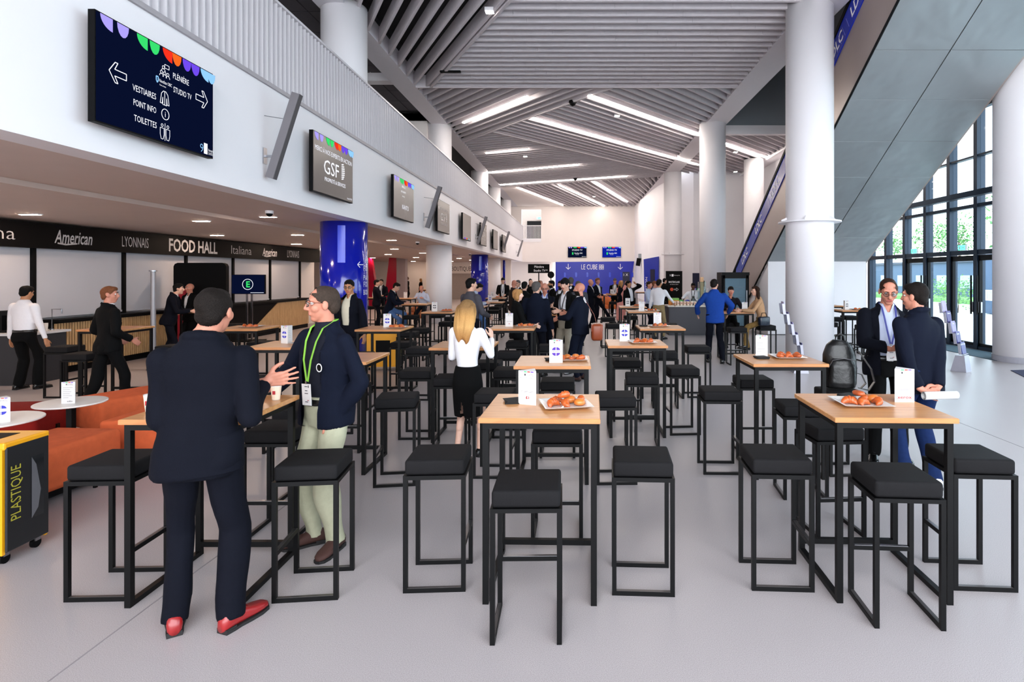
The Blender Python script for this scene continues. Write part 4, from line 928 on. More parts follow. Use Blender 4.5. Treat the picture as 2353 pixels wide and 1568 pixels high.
# ------------------------------------------------------------------ lounge corner
ORG = mat('orange_velvet', 'C85E38', .9, var=.2, scale=14, spec=.15); RDV = mat('red_velvet', '7E1812', .9, var=.2, scale=14, spec=.15)
def ottoman(x, y, wx, wy, rz, m, label, h=.46):
    t = thing('ottoman', label, 'ottoman', (x, y, 0), R(rz)); me = bevel_box(-wx/2, wx/2, -wy/2, wy/2, .10, h, .045, 3).mesh('cushion', m, True); obj('cushion', me, t)
    for sx in (-1, 1):
        for sy in (-1, 1): MB().box(sx*(wx/2+.004)-.012, sx*(wx/2+.004)+.012, sy*(wy/2-.3)-.012, sy*(wy/2-.3)+.012, 0, .26).build('leg', BLACKM, t)
    MB().box(-wx/2+.06, wx/2-.06, -wy/2+.06, wy/2-.06, .04, .1).build('base', BLACK, t)
ottoman(-4.66, 4.98, .66, 1.2, -4, ORG, 'long orange ottoman behind the recycling bin'); ottoman(-4.25, 6.1, .95, .62, 0, ORG, 'orange ottoman behind the red-shoed man\'s table')
ottoman(-5.5, 7.25, .62, .95, -25, ORG, 'orange ottoman behind the round table with the programme card'); ottoman(-6.15, 6.45, .8, .62, 8, RDV, 'dark red ottoman behind the round tables')
ottoman(-5.25, 8.05, .8, .5, 0, RDV, 'red ottoman half hidden behind the orange ones')
for x, y, r, lb in ((-5.12, 5.95, .30, 'round white lounge table with the programme card'), (-5.18, 5.2, .36, 'round white lounge table with the petal card')):
    t = thing('round_table', lb, 'table', (x, y, 0)); MB().lathe([(r-.01, .60), (r, .606), (r, .616), (r-.006, .62)], 40).build('top', mat('white_laminate', 'E4DFDA', .3), t)
    MB().box(-.028, .028, -.028, .028, .012, .60).build('stem', BLACKM, t); MB().lathe([(.2, 0), (.2, .012)], 28).build('base', BLACKM, t)
card(None, 0, 0, 8, 'programme', 'white programme card reading edilo on the round table', word='edilo', loc=(-5.08, 5.9, .62)); card(None, 0, 0, 25, 'petal', 'white petal card on the round lounge table', 'blue', '', loc=(-5.02, 5.14, .62))
YEL = mat('yellow_enamel', 'E8A010', .4, var=.05); BINB = mat('black_board', '121214', .5, var=.1)
def bin_(x, y, rz, label, word):
    t = thing('recycling_bin', label, 'bin', (x, y, 0), R(rz)); wx, wy = .66, .31
    MB().box(-wx/2+.012, wx/2-.012, -wy/2+.008, wy/2-.008, .09, .755).build('body', BINB, t)
    fr = MB().box(-wx/2+.012, wx/2-.012, -wy/2-.012, -wy/2+.008, .07, .80).box(-wx/2+.012, wx/2-.012, wy/2-.008, wy/2+.012, .07, .80); fr.build('yellow_end', YEL, t)
    lid = bevel_box(-wx/2-.004, wx/2+.004, -wy/2-.014, wy/2+.014, .755, .805, .012, 2).build('lid', YEL, t); MB().box(-.2, .2, -.09, .09, .804, .807).build('slot', BLACK, lid)
    for sx in (-1, 1):
        sp_ = bevel_box(-wy/2-.004, wy/2+.004, .085, .775, 0, .016, .007, 1); o = sp_.build('side_panel', BINB, t)
        o.matrix_local = Matrix(((0, 0, sx, sx*(wx/2-.008)), (sx, 0, 0, 0), (0, 1, 0, 0), (0, 0, 0, 1)))
        text(word, .105, mat('yellow_print', 'A8A032', .6, var=0), t, (sx*(wx/2+.009), -.06*sx, .46), (0, 0, 1), (0, -sx, 0), fitw=.36)
        wn = MB(); pts = [(.02, .24), (.07, .30), (.09, .42), (.055, .60), (.02, .66)]
        MB().add([(sx*(wx/2+.0095), a*sx, b) for a, b in ([(.02, .24), (.115, .24), (.115, .66), (.02, .66)] if True else pts)], [(0, 1, 2, 3)]).build('window', mat('smoked_window', '1C1E20', .08), t)
        MB().add([(sx*(wx/2+.0105), a*sx, b) for a, b in pts], [tuple(range(5))]).build('bag', mat('clear_bag', '5E5E62', .3), t)
    MB().box(-.14, .14, -wy/2-.016, -wy/2-.011, .3, .6).build('emblem_slot', BLACK, t)
    for sx in (-1, 1):
        for sy in (-1, 1):
            c = thing('tmp', None, None); bpy.data.objects.remove(c)
            o = MB().lathe([(.035, -.012), (.035, .012)], 16, M=Matrix(((0, 0, 1, sx*(wx/2-.05)), (1, 0, 0, sy*(wy/2-.04)), (0, 1, 0, .035), (0, 0, 0, 1)))).build('caster', BLACK, t)
            MB().box(sx*(wx/2-.05)-.02, sx*(wx/2-.05)+.02, sy*(wy/2-.04)-.02, sy*(wy/2-.04)+.02, .05, .09).build('fork', CHROME, o)
bin_(-4.06, 3.985, 1, 'yellow and black PLASTIQUE recycling bin beside the orange ottoman', 'PLASTIQUE'); bin_(-3.88, 11.9, 4, 'yellow and black recycling bin under the bar table', 'CANETTES')
# ------------------------------------------------------------------ people
class Prim:
    def __init__(s): s.v = []; s.f = []; s.n = 0
    def _add(s, V, Fc): s.v.append(np.asarray(V, float)); s.f += [tuple(int(i)+s.n for i in q) for q in Fc]; s.n += len(V)
    def rings(s, G):
        n = len(G[0]); V = [p for g in G for p in g]
        Fc = [(i*n+k, i*n+(k+1) % n, (i+1)*n+(k+1) % n, (i+1)*n+k) for i in range(len(G)-1) for k in range(n)]
        Fc += [tuple(range(n-1, -1, -1)), tuple(range((len(G)-1)*n, len(G)*n))]
        s._add(V, Fc)
    def cone(s, p0, r0, p1, r1, n=12, flat0=False, flat1=False, sq=1.):
        p0, p1 = Vector(p0), Vector(p1); d = p1-p0; L = d.length
        if L < 1e-6: d = Vector((0, 0, 1)); L = 1e-6
        d = d/L; u = Vector((0, 0, 1)) if abs(d.z) < .9 else Vector((1, 0, 0)); a = d.cross(u).normalized(); b = a.cross(d); G = []
        prof = []
        prof += [(-r0*math.cos(t), r0*math.sin(t)) for t in (R(8), R(30), R(60))] if not flat0 else []
        prof += [(0, r0), (L*.5, (r0+r1)/2), (L, r1)]
        prof += [(L+r1*math.sin(t), r1*math.cos(t)) for t in (R(30), R(60), R(82))] if not flat1 else []
        for z, r in prof: G.append([p0+d*z+(a*math.cos(2*math.pi*k/n)+b*math.sin(2*math.pi*k/n)*sq)*r for k in range(n)])
        s.rings(G)
    def chain(s, pts, rs, **k):
        for i in range(len(pts)-1): s.cone(pts[i], rs[i], pts[i+1], rs[i+1], **k)
    def ell(s, c, r, M=None, n=16, m=10):
        c = Vector(c); G = []
        for i in range(m+1):
            t = math.pi*(.03+.94*i/m); G.append([])
            for k in range(n):
                a = 2*math.pi*k/n; q = Vector((r[0]*math.sin(t)*math.cos(a), r[1]*math.sin(t)*math.sin(a), -r[2]*math.cos(t)))+c; G[-1].append(M @ q if M else q)
        s.rings(G)
    def loft(s, rs, M, n=24, w=1., ex=2.3):
        G = []
        for z, rx, ry, cy in rs:
            g = []
            for k in range(n):
                a = 2*math.pi*k/n; ca, sa = math.cos(a), math.sin(a)
                g.append(M @ Vector((rx*w*math.copysign(abs(ca)**(2/ex), ca), cy+ry*math.copysign(abs(sa)**(2/ex), sa), z)))
            G.append(g)
        s.rings(G)
    def mesh(s, voxel, smooth=3):
        me = bpy.data.meshes.new('prims'); me.from_pydata(np.concatenate(s.v).tolist(), [], s.f); me.update()
        out = evaluated_mesh(me, [('REMESH', {'mode': 'VOXEL', 'voxel_size': voxel, 'use_smooth_shade': True}), ('SMOOTH', {'factor': .5, 'iterations': smooth})])
        bpy.data.meshes.remove(me); return out
def coords(me):
    a = np.empty(len(me.vertices)*3); me.vertices.foreach_get('co', a); return a.reshape(-1, 3)
def normals(me):
    a = np.empty(len(me.vertices)*3); me.vertices.foreach_get('normal', a); return a.reshape(-1, 3)
def setco(me, c): me.vertices.foreach_set('co', np.ascontiguousarray(c).ravel()); me.update()
def quads(me):
    lt = np.empty(len(me.polygons), int); me.polygons.foreach_get('loop_total', lt)
    lv = np.empty(len(me.loops), int); me.loops.foreach_get('vertex_index', lv)
    if (lt == 4).all(): return lv.reshape(-1, 4)
    return None
def keep_faces(me, vmask, strict=0):
    """drop the faces whose four corners all fail vmask"""
    q = quads(me)
    if q is None: return me
    k = vmask[q].sum(1) >= (4 if strict else 2); q = q[k]; c = coords(me); idx, inv = np.unique(q, return_inverse=True)
    m2 = bpy.data.meshes.new(me.name); m2.from_pydata(c[idx].tolist(), [], inv.reshape(-1, 4).tolist())
    for mm in me.materials: m2.materials.append(mm)
    m2.polygons.foreach_set('use_smooth', [True]*len(m2.polygons)); m2.update(); bpy.data.meshes.remove(me); return m2
def local(M, c):
    A = np.array(M.inverted()); return c @ A[:3, :3].T+A[:3, 3]
def face_mat(me, vmask, idx):
    q = quads(me)
    if q is None: return
    a = np.empty(len(me.polygons), int); me.polygons.foreach_get('material_index', a); a[vmask[q].sum(1) >= 2] = idx; me.polygons.foreach_set('material_index', a)
def wobble(me, amp, fr, seed, zs=1.):
    c = coords(me); n = normals(me); o = seed*7.31
    rg = np.random.RandomState(int(seed*13+5)); p = c*fr*.55; s = np.zeros(len(c))
    p = p+np.stack([np.sin(p[:, 1]*.9+o), np.sin(p[:, 2]*.8+o*2), np.sin(p[:, 0]*.7+o*3)], 1)*.8
    for k in range(9):           # many skewed sines of differing pitch: irregular cloth folds
        ax = rg.normal(size=3); ax[2] *= zs; ax /= np.linalg.norm(ax)+1e-6; f = .5+1.6*rg.rand()
        s += np.sin(p @ ax*f+rg.rand()*6.28)*(.55/f**.6)
    setco(me, c+n*(s*amp)[:, None])
def ik(a, t, l1, l2, pole):
    a, t = Vector(a), Vector(t); d = t-a; L = min(d.length, (l1+l2)*.999); d.normalize(); t = a+d*L
    x = (l1*l1-l2*l2+L*L)/(2*L); h = math.sqrt(max(l1*l1-x*x, 0)); p = Vector(pole); p = (p-d*p.dot(d))
    p = p.normalized() if p.length > 1e-5 else Vector((0, 1, 0)); return a+d*x+p*h, t
SKIN = {k: mat('skin_'+k, h, .5, var=.10, scale=25, spec=.35) for k, h in (('fair', 'C99A84'), ('ruddy', 'BE7E68'), ('tan', 'B07A58'), ('brown', '5E3A2A'), ('pale', 'DDB09C'))}
LIP = mat('lip', 'A85850', .45, var=.05)
HAIR = {k: mat('hair_'+k, h, .7, var=.45, scale=70, bump=.6, bscale=160, spec=.15) for k, h in (('black', '080707'), ('dark', '140E0B'), ('brown', '2C1A11'), ('grey', '55504E'), ('greybrown', '3A2F28'), ('ginger', '6A4028'), ('blonde', 'C49A62'), ('sandy', 'A87A4C'))}
def blonde():
    m = HAIR['blonde']; nt = m.node_tree; n = nt.nodes; l = nt.links; b = n['Principled BSDF']
    tc = n.new('ShaderNodeTexCoord'); sp = n.new('ShaderNodeSeparateXYZ'); l.new(tc.outputs['Object'], sp.inputs[0])
    mp = n.new('ShaderNodeMapRange'); mp.inputs[1].default_value = 1.15; mp.inputs[2].default_value = 1.68; l.new(sp.outputs['Z'], mp.inputs[0])
    r = n.new('ShaderNodeValToRGB'); e = r.color_ramp.elements; e[0].color = lin('8E5228'); e[1].color = lin('3E2A1C')
    for p, h in ((.2, 'A06A38'), (.42, 'C89A60'), (.62, 'B4864E'), (.80, '5A3E28')): q = e.new(p); q.color = lin(h)
    old = b.inputs['Base Color'].links[0].from_socket; mx = n.new('ShaderNodeMix'); mx.data_type = 'RGBA'; mx.inputs[0].default_value = .25
    l.new(mp.outputs[0], r.inputs[0]); l.new(r.outputs['Color'], mx.inputs[6]); l.new(old, mx.inputs[7]); l.new(mx.outputs[2], b.inputs['Base Color'])
blonde()
def cloth(name, h, rough=.85, var=.12, bump=.25): return mat('cloth_'+name, h, rough, var=var, scale=30, bump=bump, bscale=420, spec=.12)
NAVY = cloth('navy', '080A14'); NAVY2 = cloth('blue_navy', '0C1120'); BLK = cloth('black', '070708'); BSUIT = cloth('bright_blue', '173A86'); WSH = cloth('white_shirt', 'E4E2E6', .7, .04); LBL = cloth('pale_blue_shirt', 'B4BCD2', .7, .05)
KHA = cloth('khaki', '8E7A58'); PKH = cloth('pale_khaki', 'A7A68E'); JEAN = cloth('jeans', '14244A', .9, .25); LJEAN = cloth('light_jeans', '4E6C9A', .9, .25); GREY = cloth('grey_knit', '48464C'); BEI = cloth('beige_knit', 'B08A68'); PINK = cloth('pink_dress', 'D8928A'); STRIPE = cloth('striped_polo', '1A1C26'); BRN = cloth('brown_tweed', '2A201E'); PATT = cloth('patterned', '7A6038', .9, .5); BLU2 = cloth('royal_blue', '2A3CB0')
SH = {'black': mat('black_shoe', '0A0A0B', .25, var=.05), 'red': mat('red_shoe', '8E1A1C', .28, var=.15, coat=.3), 'brown': mat('brown_suede', '3E221C', .8, var=.15), 'white': mat('white_sneaker', 'D8D6D6', .5, var=.03)}
SOLE = mat('dark_sole', '151314', .7); EYEW = mat('eye_white', 'D8D2CE', .25, var=0); IRIS = mat('iris', '2A1C14', .2, var=0); LENS = glassmat('spectacle_lens', 'D8DEE2', .25)
pcount = [0]
def hand(pr, wrist, d, nrm, side, curl=.5, spread=.12, k=1.):
    d = Vector(d).normalized(); nrm = Vector(nrm); nrm = (nrm-d*nrm.dot(d)).normalized(); lat = d.cross(nrm)*side
    W = Vector(wrist); pr.cone(W-d*.02*k, .026*k, W+d*.02*k, .028*k, sq=.8)
    for j in range(4):                              # palm as four metacarpal rods
        o = lat*(.031-.0205*j)*k; pr.cone(W+d*.02*k+o*.7, .0155*k, W+d*.088*k+o, .0135*k, n=8)
    for j, (L, r) in enumerate(((.072, .0092), (.080, .0095), (.074, .0090), (.058, .0080))):
        base = W+d*.092*k+lat*(.031-.0205*j)*k; dirn = (d+lat*spread*(1.5-j)*.55).normalized(); p = base; rr = r*k
        for sgm, (fr, cv) in enumerate(((.45, .35), (.32, .8), (.23, .6))):
            ang = curl*cv; dirn = (dirn*math.cos(ang)+nrm*math.sin(ang)).normalized(); q = p+dirn*L*fr*k; pr.cone(p, rr, q, rr*.92, n=8); p = q; rr *= .92
    b = W+d*.03*k+lat*.026*k+nrm*.008*k; t1 = b+(d*.5+lat*.75+nrm*.25).normalized()*.04*k; t2 = t1+(d*.8+lat*.45+nrm*.2).normalized()*.032*k; t3 = t2+(d*.95+lat*.2+nrm*.15).normalized()*.024*k
    pr.chain([b, t1, t2, t3], [.016*k, .0125*k, .0108*k, .0092*k], n=8)
def person(label, X, Y, rot, H=1.77, top='jacket', jm=None, sm=None, tm=None, shoe='black', hair='dark', style='short', skin='fair', pose=None, woman=False, seat=None,
           lanyard=None, glasses=False, beard=False, bare=False, skirt=None, dress=None, belt=False, group=None, opened=.0, fat=1., extras=None):
    P = dict(pose or {}); k = H/1.78; pcount[0] += 1; sd = pcount[0]
    lod = 0 if Y < 6.6 else (1 if Y < 14.5 else 2)
    vb = (.0055, .0105, .018)[lod]; vc = (.011, .017, .026)[lod]
    root = thing('person', label, 'person', (X, Y, 0), R(rot), group)
    w = (.84 if woman else 1.)*fat; hz = .943*k if seat is None else seat+.115
    py = 0 if seat is None else 0
    Tm = Matrix.Translation((P.get('px', 0), P.get('py', py), hz)) @ Matrix.Rotation(R(P.get('tw', 0)), 4, 'Z') @ Matrix.Rotation(R(-P.get('lean', 0)), 4, 'X') @ Matrix.Rotation(R(P.get('side', 0)), 4, 'Y') @ Matrix.Scale(k, 4)
    tp = lambda x, y, z: Tm @ Vector((x, y, z))
    hp = tp(P.get('hx', 0), .018+P.get('hf', 0)+.0016*P.get('hp', 0), .700)
    Hm = Matrix.Translation(hp) @ Matrix.Rotation(R(P.get('hy', 0)), 4, 'Z') @ Matrix.Rotation(R(-P.get('hp', 0)), 4, 'X') @ Matrix.Rotation(R(P.get('hr', 0)), 4, 'Y') @ Matrix.Scale(k*(.95 if woman else 1.), 4)
    # joints
    arms = {}
    for s, nm in ((-1, 'L'), (1, 'R')):
        sh = tp(s*.185*w, -.005, .462); tgt = P.get(nm) or (s*(.30*w*k), .05, .80*k if seat is None else hz-.0)
        pole = P.get(nm+'p') or (s*.5, -1, -.15); el, wr_ = ik(sh, tgt, .295*k, .262*k, pole); arms[nm] = (sh, el, wr_)
    legs = {}
    ft = P.get('feet') or ((-.12, 0, -8), (.12, .02, 8))
    for s, nm, fp in ((-1, 'L', ft[0]), (1, 'R', ft[1])):
        hj = tp(s*.088*w, 0, -.035); an = Vector((fp[0], fp[1], fp[3] if len(fp) > 3 else .085)); kn, an2 = ik(hj, an, .425*k, .425*k, P.get('knee', (s*.12, 1, 0)))
        legs[nm] = (hj, kn, an2, fp[2] if len(fp) > 2 else 8*s)
    # --- body (skin): head, neck, trunk, arms and hands in one surface
    b = Prim()
    b.ell((0, -.014, .034), (.0745, .095, .086), Hm); b.ell((0, .022, -.035), (.060, .066, .078), Hm); b.ell((0, .048, -.088), (.034, .030, .028), Hm)
    b.cone(Hm @ Vector((0, .088, .018)), .010*k, Hm @ Vector((0, .104, -.022)), .0145*k, n=10); b.ell((0, .094, -.028), (.019, .014, .010), Hm)
    b.cone(Hm @ Vector((-.040, .068, .034)), .016*k, Hm @ Vector((.040, .068, .034)), .016*k, n=10); b.cone(Hm @ Vector((-.020, .081, -.060)), .0105*k, Hm @ Vector((.020, .081, -.060)), .0105*k, n=10)
    for s in (-1, 1): b.ell((s*.076, -.010, -.006), (.010, .021, .033), Hm); b.ell((s*.046, .046, -.022), (.024, .030, .030), Hm)
    b.cone(tp(0, -.012, .46), .07*k*w, tp(0, -.006, .58), .056*k*w, n=14); b.cone(tp(0, -.006, .56), .056*k*w, Hm @ Vector((0, -.012, -.04)), .055*k*w, n=14)
    b.loft([(.0, .12, .08, 0), (.14, .11, .07, 0), (.3, .13, .085, 0), (.42, .14, .07, -.012), (.50, .10, .06, -.014)], Tm, w=w)
    for nm, s in (('L', -1), ('R', 1)):
        sh, el, wr_ = arms[nm]; b.chain([sh, el, wr_], [.036*k*w, .028*k*w, .025*k*w])
        d = (P.get(nm+'d') and Vector(P[nm+'d'])) or ((wr_-el).normalized()*.8+Vector((0, .15, -.25))); n_ = P.get(nm+'n') or (-s, .1, -.2)
        hand(b, wr_+(wr_-el).normalized()*.012, d, n_, s, P.get(nm+'c', .45), P.get(nm+'s', .12), k*(.9 if woman else 1.))
    if bare or skirt or dress:
        for nm in legs: hj, kn, an, _ = legs[nm]; b.chain([hj, kn, an+Vector((0, -.005, 0))], [.085*k*w, .055*k*w, .036*k*w]); b.cone(kn.lerp(an, .12)+Vector((0, -.014, 0)), .05*k*w, kn.lerp(an, .45)+Vector((0, -.018, 0)), .044*k*w)
    me = b.mesh(vb, 3 if lod else 4); me.name = 'body'
    c = coords(me); hl = local(Hm, c); push = np.zeros_like(c); fwd = np.array((Hm.to_3x3() @ Vector((0, 1, 0))).normalized())
    if lod < 2:
        for s in (-1, 1):
            g = np.exp(-(((hl[:, 0]-s*.031)/.017)**2+((hl[:, 2]-.012)/.012)**2))*(hl[:, 1] > .04); push -= fwd*(g*.010*k)[:, None]
        g = np.exp(-((hl[:, 0]/.028)**2+((hl[:, 2]+.0605)/.0045)**2))*(hl[:, 1] > .05); push -= fwd*(g*.005*k)[:, None]
        g = np.exp(-((hl[:, 0]/.03)**2+((hl[:, 2]+.0835)/.008)**2))*(hl[:, 1] > .05); push -= fwd*(g*.003*k)[:, None]
        setco(me, c+push)
    for m_ in (SKIN[skin], LIP, HAIR['dark' if hair == 'bald' else hair]): me.materials.append(m_)
    if lod < 2: face_mat(me, (abs(hl[:, 2]+.0605) < .010) & (abs(hl[:, 0]) < .024) & (hl[:, 1] > .072), 1)
    if beard: face_mat(me, (hl[:, 2] < -.035) & (hl[:, 2] > -.13) & (hl[:, 1] > -.005+.3*(hl[:, 2]+.035)) & ~((abs(hl[:, 2]+.0605) < .009) & (abs(hl[:, 0]) < .022)), 2)
    obj('body', me, root)
    # --- eyes, brows, spectacles
    if lod < 2:
        for s in (-1, 1):
            mb = MB(); Me = Hm @ Matrix.Translation((s*.031, .0655, .012))
            mb.lathe([(.0118*math.sin(R(a)), -.0118*math.cos(R(a))) for a in (4, 30, 60, 90, 120, 150, 176)], 12, 0, Me @ Matrix.Rotation(R(90), 4, 'X'))
            mb.lathe([(.0056, .0108), (.0001, .0123)], 10, 1, Me @ Matrix.Rotation(R(-90), 4, 'X'), cap=False); mb.build('eye', [EYEW, IRIS], root, smooth=True)
            MB().tube([Hm @ Vector((s*.014, .0905, .031)), Hm @ Vector((s*.032, .0885, .037)), Hm @ Vector((s*.049, .076, .031))], [.0035*k, .0042*k, .0022*k], 6).build('eyebrow', HAIR['grey' if hair in ('grey', 'greybrown') else ('sandy' if hair in ('blonde', 'sandy') else 'dark')], root)
    if glasses:
        g = MB(); lens = []
        for s in (-1, 1):
            pts = [Hm @ Vector((s*.0335+.024*math.cos(R(a))*(1 if abs(math.cos(R(a))) < .9 else .98), .101-.004*abs(math.cos(R(a)))-(.010 if s*math.cos(R(a)) > .5 else 0), .008+.018*math.sin(R(a)))) for a in range(0, 361, 30)]
            g.tube(pts, .0017*k, 6); lens.append(pts[:-1]); g.tube([Hm @ Vector((s*.0575, .088, .012)), Hm @ Vector((s*.078, .04, .016)), Hm @ Vector((s*.080, -.01, .012))], .0018*k, 6)
        g.tube([Hm @ Vector((-.010, .103, .012)), Hm @ Vector((0, .106, .015)), Hm @ Vector((.010, .103, .012))], .0017*k, 6)
        go = g.build('spectacles', BLACKM, root)
        for pts in lens: MB().add(pts, [tuple(range(len(pts)))]).build('lens', LENS, go)
    # --- hair
    if hair != 'bald':
        h = Prim(); h.ell((0, -.016, .036), (.0805, .1010, .0925), Hm, 20, 14); h.ell((0, .03, .075), (.062, .062, .046), Hm); h.ell((0, -.06, -.01), (.066, .050, .066), Hm)
        if style == 'long':
            for s in (-1, -.5, 0, .5, 1):
                pts = [Hm @ Vector((s*.07, -.035-.04*(1-abs(s)), .02)), Hm @ Vector((s*.088, -.055-.03*(1-abs(s)), -.09)), Hm @ Vector((s*.085, -.085-.02*(1-abs(s)), -.2)), Hm @ Vector((s*.05, -.10, -.30)), Hm @ Vector((s*.025+.01, -.095, -.39))]
                h.chain(pts, [.05*k, .048*k, .045*k, .036*k, .012*k])
            for s in (-1, 1): h.chain([Hm @ Vector((s*.07, .03, .06)), Hm @ Vector((s*.088, .0, -.04)), Hm @ Vector((s*.085, -.02, -.12))], [.03*k, .03*k, .03*k])
        if style == 'mid':
            for s in (-1, -.4, .4, 1):
                h.chain([Hm @ Vector((s*.07, -.03, .02)), Hm @ Vector((s*.085, -.045, -.08)), Hm @ Vector((s*.08, -.055, -.19))], [.05*k, .046*k, .03*k])
        if style == 'bob':
            for s in (-1, -.4, .4, 1):
                h.chain([Hm @ Vector((s*.07, -.025, .02)), Hm @ Vector((s*.082, -.03, -.06)), Hm @ Vector((s*.070, -.025, -.105))], [.05*k, .048*k, .03*k])
        if style in ('fringe', 'bob'): h.ell((0, .062, .052), (.062, .032, .034), Hm)
        hm_ = h.mesh(max(.006, vb), 2); hl = local(Hm, coords(hm_)); yv, zv, xv = hl[:, 1], hl[:, 2], abs(hl[:, 0])
        zmin = np.interp(yv, [-.13, -.05, -.025, -.005, .03, .05, .075, .12], [-.075, -.062, -.02, .012, .03, .056, .078, .085])
        if style in ('long', 'bob', 'mid'): zmin = np.interp(yv, [-.2, -.01, .02, .05, .08, .12], [-9, -9, -.09, .045, .07 if style != 'bob' else .045, .08 if style != 'bob' else .05])
        if style == 'fringe': zmin = np.interp(yv, [-.13, -.04, 0, .03, .07, .12], [-.08, -.07, -.03, .0, .035, .04])
        hv_ = max(.006, vb); nr = abs(zv-zmin) < .75*hv_/k; hl[nr, 2] = zmin[nr]; A = np.array(Hm); setco(hm_, hl @ A[:3, :3].T+A[:3, 3]); zv = hl[:, 2]
        keep = zv > zmin-1e-4
        if style == 'receding': keep &= ~((yv > .02) & (zv > .075+0*yv) & (xv < .075) & (yv > .035))
        if style == 'ring': keep &= (zv < .045) 
        hm_.name = 'hair'; hm_ = keep_faces(hm_, keep)
        if style in ('long', 'mid', 'bob'): wobble(hm_, .0055*k, 75, sd, .12)
        else: wobble(hm_, .0022*k, 85, sd)
        hm_.materials.append(HAIR[hair]); obj('hair', hm_, root)
    # --- shirt / knit under or on top
    W1 = w*.97
    trunk = lambda g: [(-.10, .170*g, .118*g, 0), (0, .172*g, .120*g, .002), (.14, .162*g, .110*g, .002), (.28, .180*g, .120*g, .006), (.38, .188*g, .120*g, .0), (.45, .180*g, .105*g, -.01), (.505, .145*g, .085*g, -.014), (.545, .088*g, .074*g, -.012), (.575, .068*g, .066*g, -.008)]
    if woman: trunk = lambda g: [(-.10, .178*g, .122*g, 0), (0, .180*g, .122*g, 0), (.14, .140*g, .098*g, 0), (.27, .165*g, .118*g, .012), (.34, .172*g, .125*g, .016), (.42, .172*g, .104*g, 0), (.485, .15*g, .085*g, -.01), (.53, .088*g, .072*g, -.012), (.56, .062*g, .062*g, -.008)]
    if not dress:
        s_ = Prim(); tr_ = trunk(1. if top != 'jacket' else .95)
        if belt or skirt or top == 'jacket': tr_[0] = (-.08, tr_[0][1]*.86, tr_[0][2]*.86, 0); tr_[1] = (.0, tr_[1][1]*.88, tr_[1][2]*.88, 0); tr_.insert(2, (.085, tr_[2][1]*.97, tr_[2][2]*.97, 0))
        s_.loft(tr_, Tm, w=w*(.93 if top == 'jacket' else 1.))
        if top in ('shirt', 'jacket') and not (woman and top == 'jacket'): s_.loft([(.530, .080, .078, -.012), (.562, .071, .070, -.008), (.586, .066, .066, -.006)], Tm, w=w)
        if top != 'jacket':
            for nm in arms: sh, el, wr_ = arms[nm]; s_.chain([sh, el, wr_-(wr_-el).normalized()*.02], [.066*k*w, .052*k*w, .040*k*w])
        sme = s_.mesh(vc, 3); sme.name = 'shirt'
        wobble(sme, .0045*k if top != 'jacket' else .0008, 26, sd+3)
        if top in ('shirt', 'jacket') and sm is not STRIPE or woman:
            tl = local(Tm, coords(sme)); vv = (tl[:, 2]-.475)*.42; fr_ = (tl[:, 1] > .02) & (tl[:, 2] > .475); nr = fr_ & (abs(abs(tl[:, 0])-vv) < .7*vc/k)
            tl[nr, 0] = np.sign(tl[nr, 0])*vv[nr]; A = np.array(Tm); setco(sme, tl @ A[:3, :3].T+A[:3, 3]); sme = keep_faces(sme, ~(fr_ & (abs(tl[:, 0]) < vv-1e-4)), 1)
        sme.materials.append(sm or WSH); obj('shirt' if top in ('shirt', 'jacket') else 'jumper', sme, root)
    # --- jacket
    if top == 'jacket':
        j = Prim(); g = 1.075
        jt = trunk(g); jt[0] = (-.11, .202, .144, -.002); jt[1] = (0, .199, .141, 0)
        jt[-1] = (.572, .0735, .073, -.012); j.loft(jt, Tm, w=w); 
        for s, nm in ((-1, 'L'), (1, 'R')):
            sh, el, wr_ = arms[nm]; dd = (wr_-el).normalized(); j.ell(tuple(sh), (.066*k*w, .064*k*w, .058*k*w)); j.chain([sh, el], [.067*k*w, .058*k*w]); j.cone(el, .060*k*w, wr_-dd*.012, .046*k*w, flat1=True)
        path = [(.020, .150, .22), (.040, .142, .34), (.062, .112, .45), (.078, .055, .525), (.080, -.015, .568), (.050, -.072, .588), (0, -.088, .592)]
        path = path+[(-a, b2, c2) for a, b2, c2 in path[-2::-1]]
        j.chain([tp(a*w, b2*(1 if not woman else .95), c2) for a, b2, c2 in path], [.010*k, .014*k, .017*k, .017*k, .015*k, .014*k, .014*k, .014*k, .015*k, .017*k, .017*k, .014*k, .010*k], n=8)
        jme = j.mesh(vc, 3); jme.name = 'jacket'; wobble(jme, (.0075, .0070, .006)[lod]*k, 26, sd, .8)
        c = coords(jme); tl = local(Tm, c); n = normals(jme); front = tl[:, 1] > .025; ax = abs(tl[:, 0])
        bz = .16 if opened < .5 else -.3; vw = np.interp(tl[:, 2], [-.3, bz, .30, .46, .56, .6], [opened*.075, opened*.075+.0, .045+opened*.05, .062+opened*.035, .066, .07])
        lap = front & (ax >= vw) & (ax < vw+.055*np.clip((tl[:, 2]-.12)/.2, 0, 1)) & (tl[:, 2] < .54); c = c+n*(lap*.005*k)[:, None]; setco(jme, c)
        tl = local(Tm, coords(jme)); near = front & (abs(ax-vw) < .75*vc/k) & (tl[:, 2] > bz-.02)
        tl[near, 0] = np.sign(tl[near, 0])*vw[near]; A = np.array(Tm); setco(jme, tl @ A[:3, :3].T+A[:3, 3]); ax = abs(tl[:, 0])
        gone = front & (ax < vw-1e-4) & (tl[:, 2] > bz-.02)
        jme = keep_faces(jme, ~gone, 1); jme.materials.append(jm or NAVY); jo = obj('jacket', jme, root)
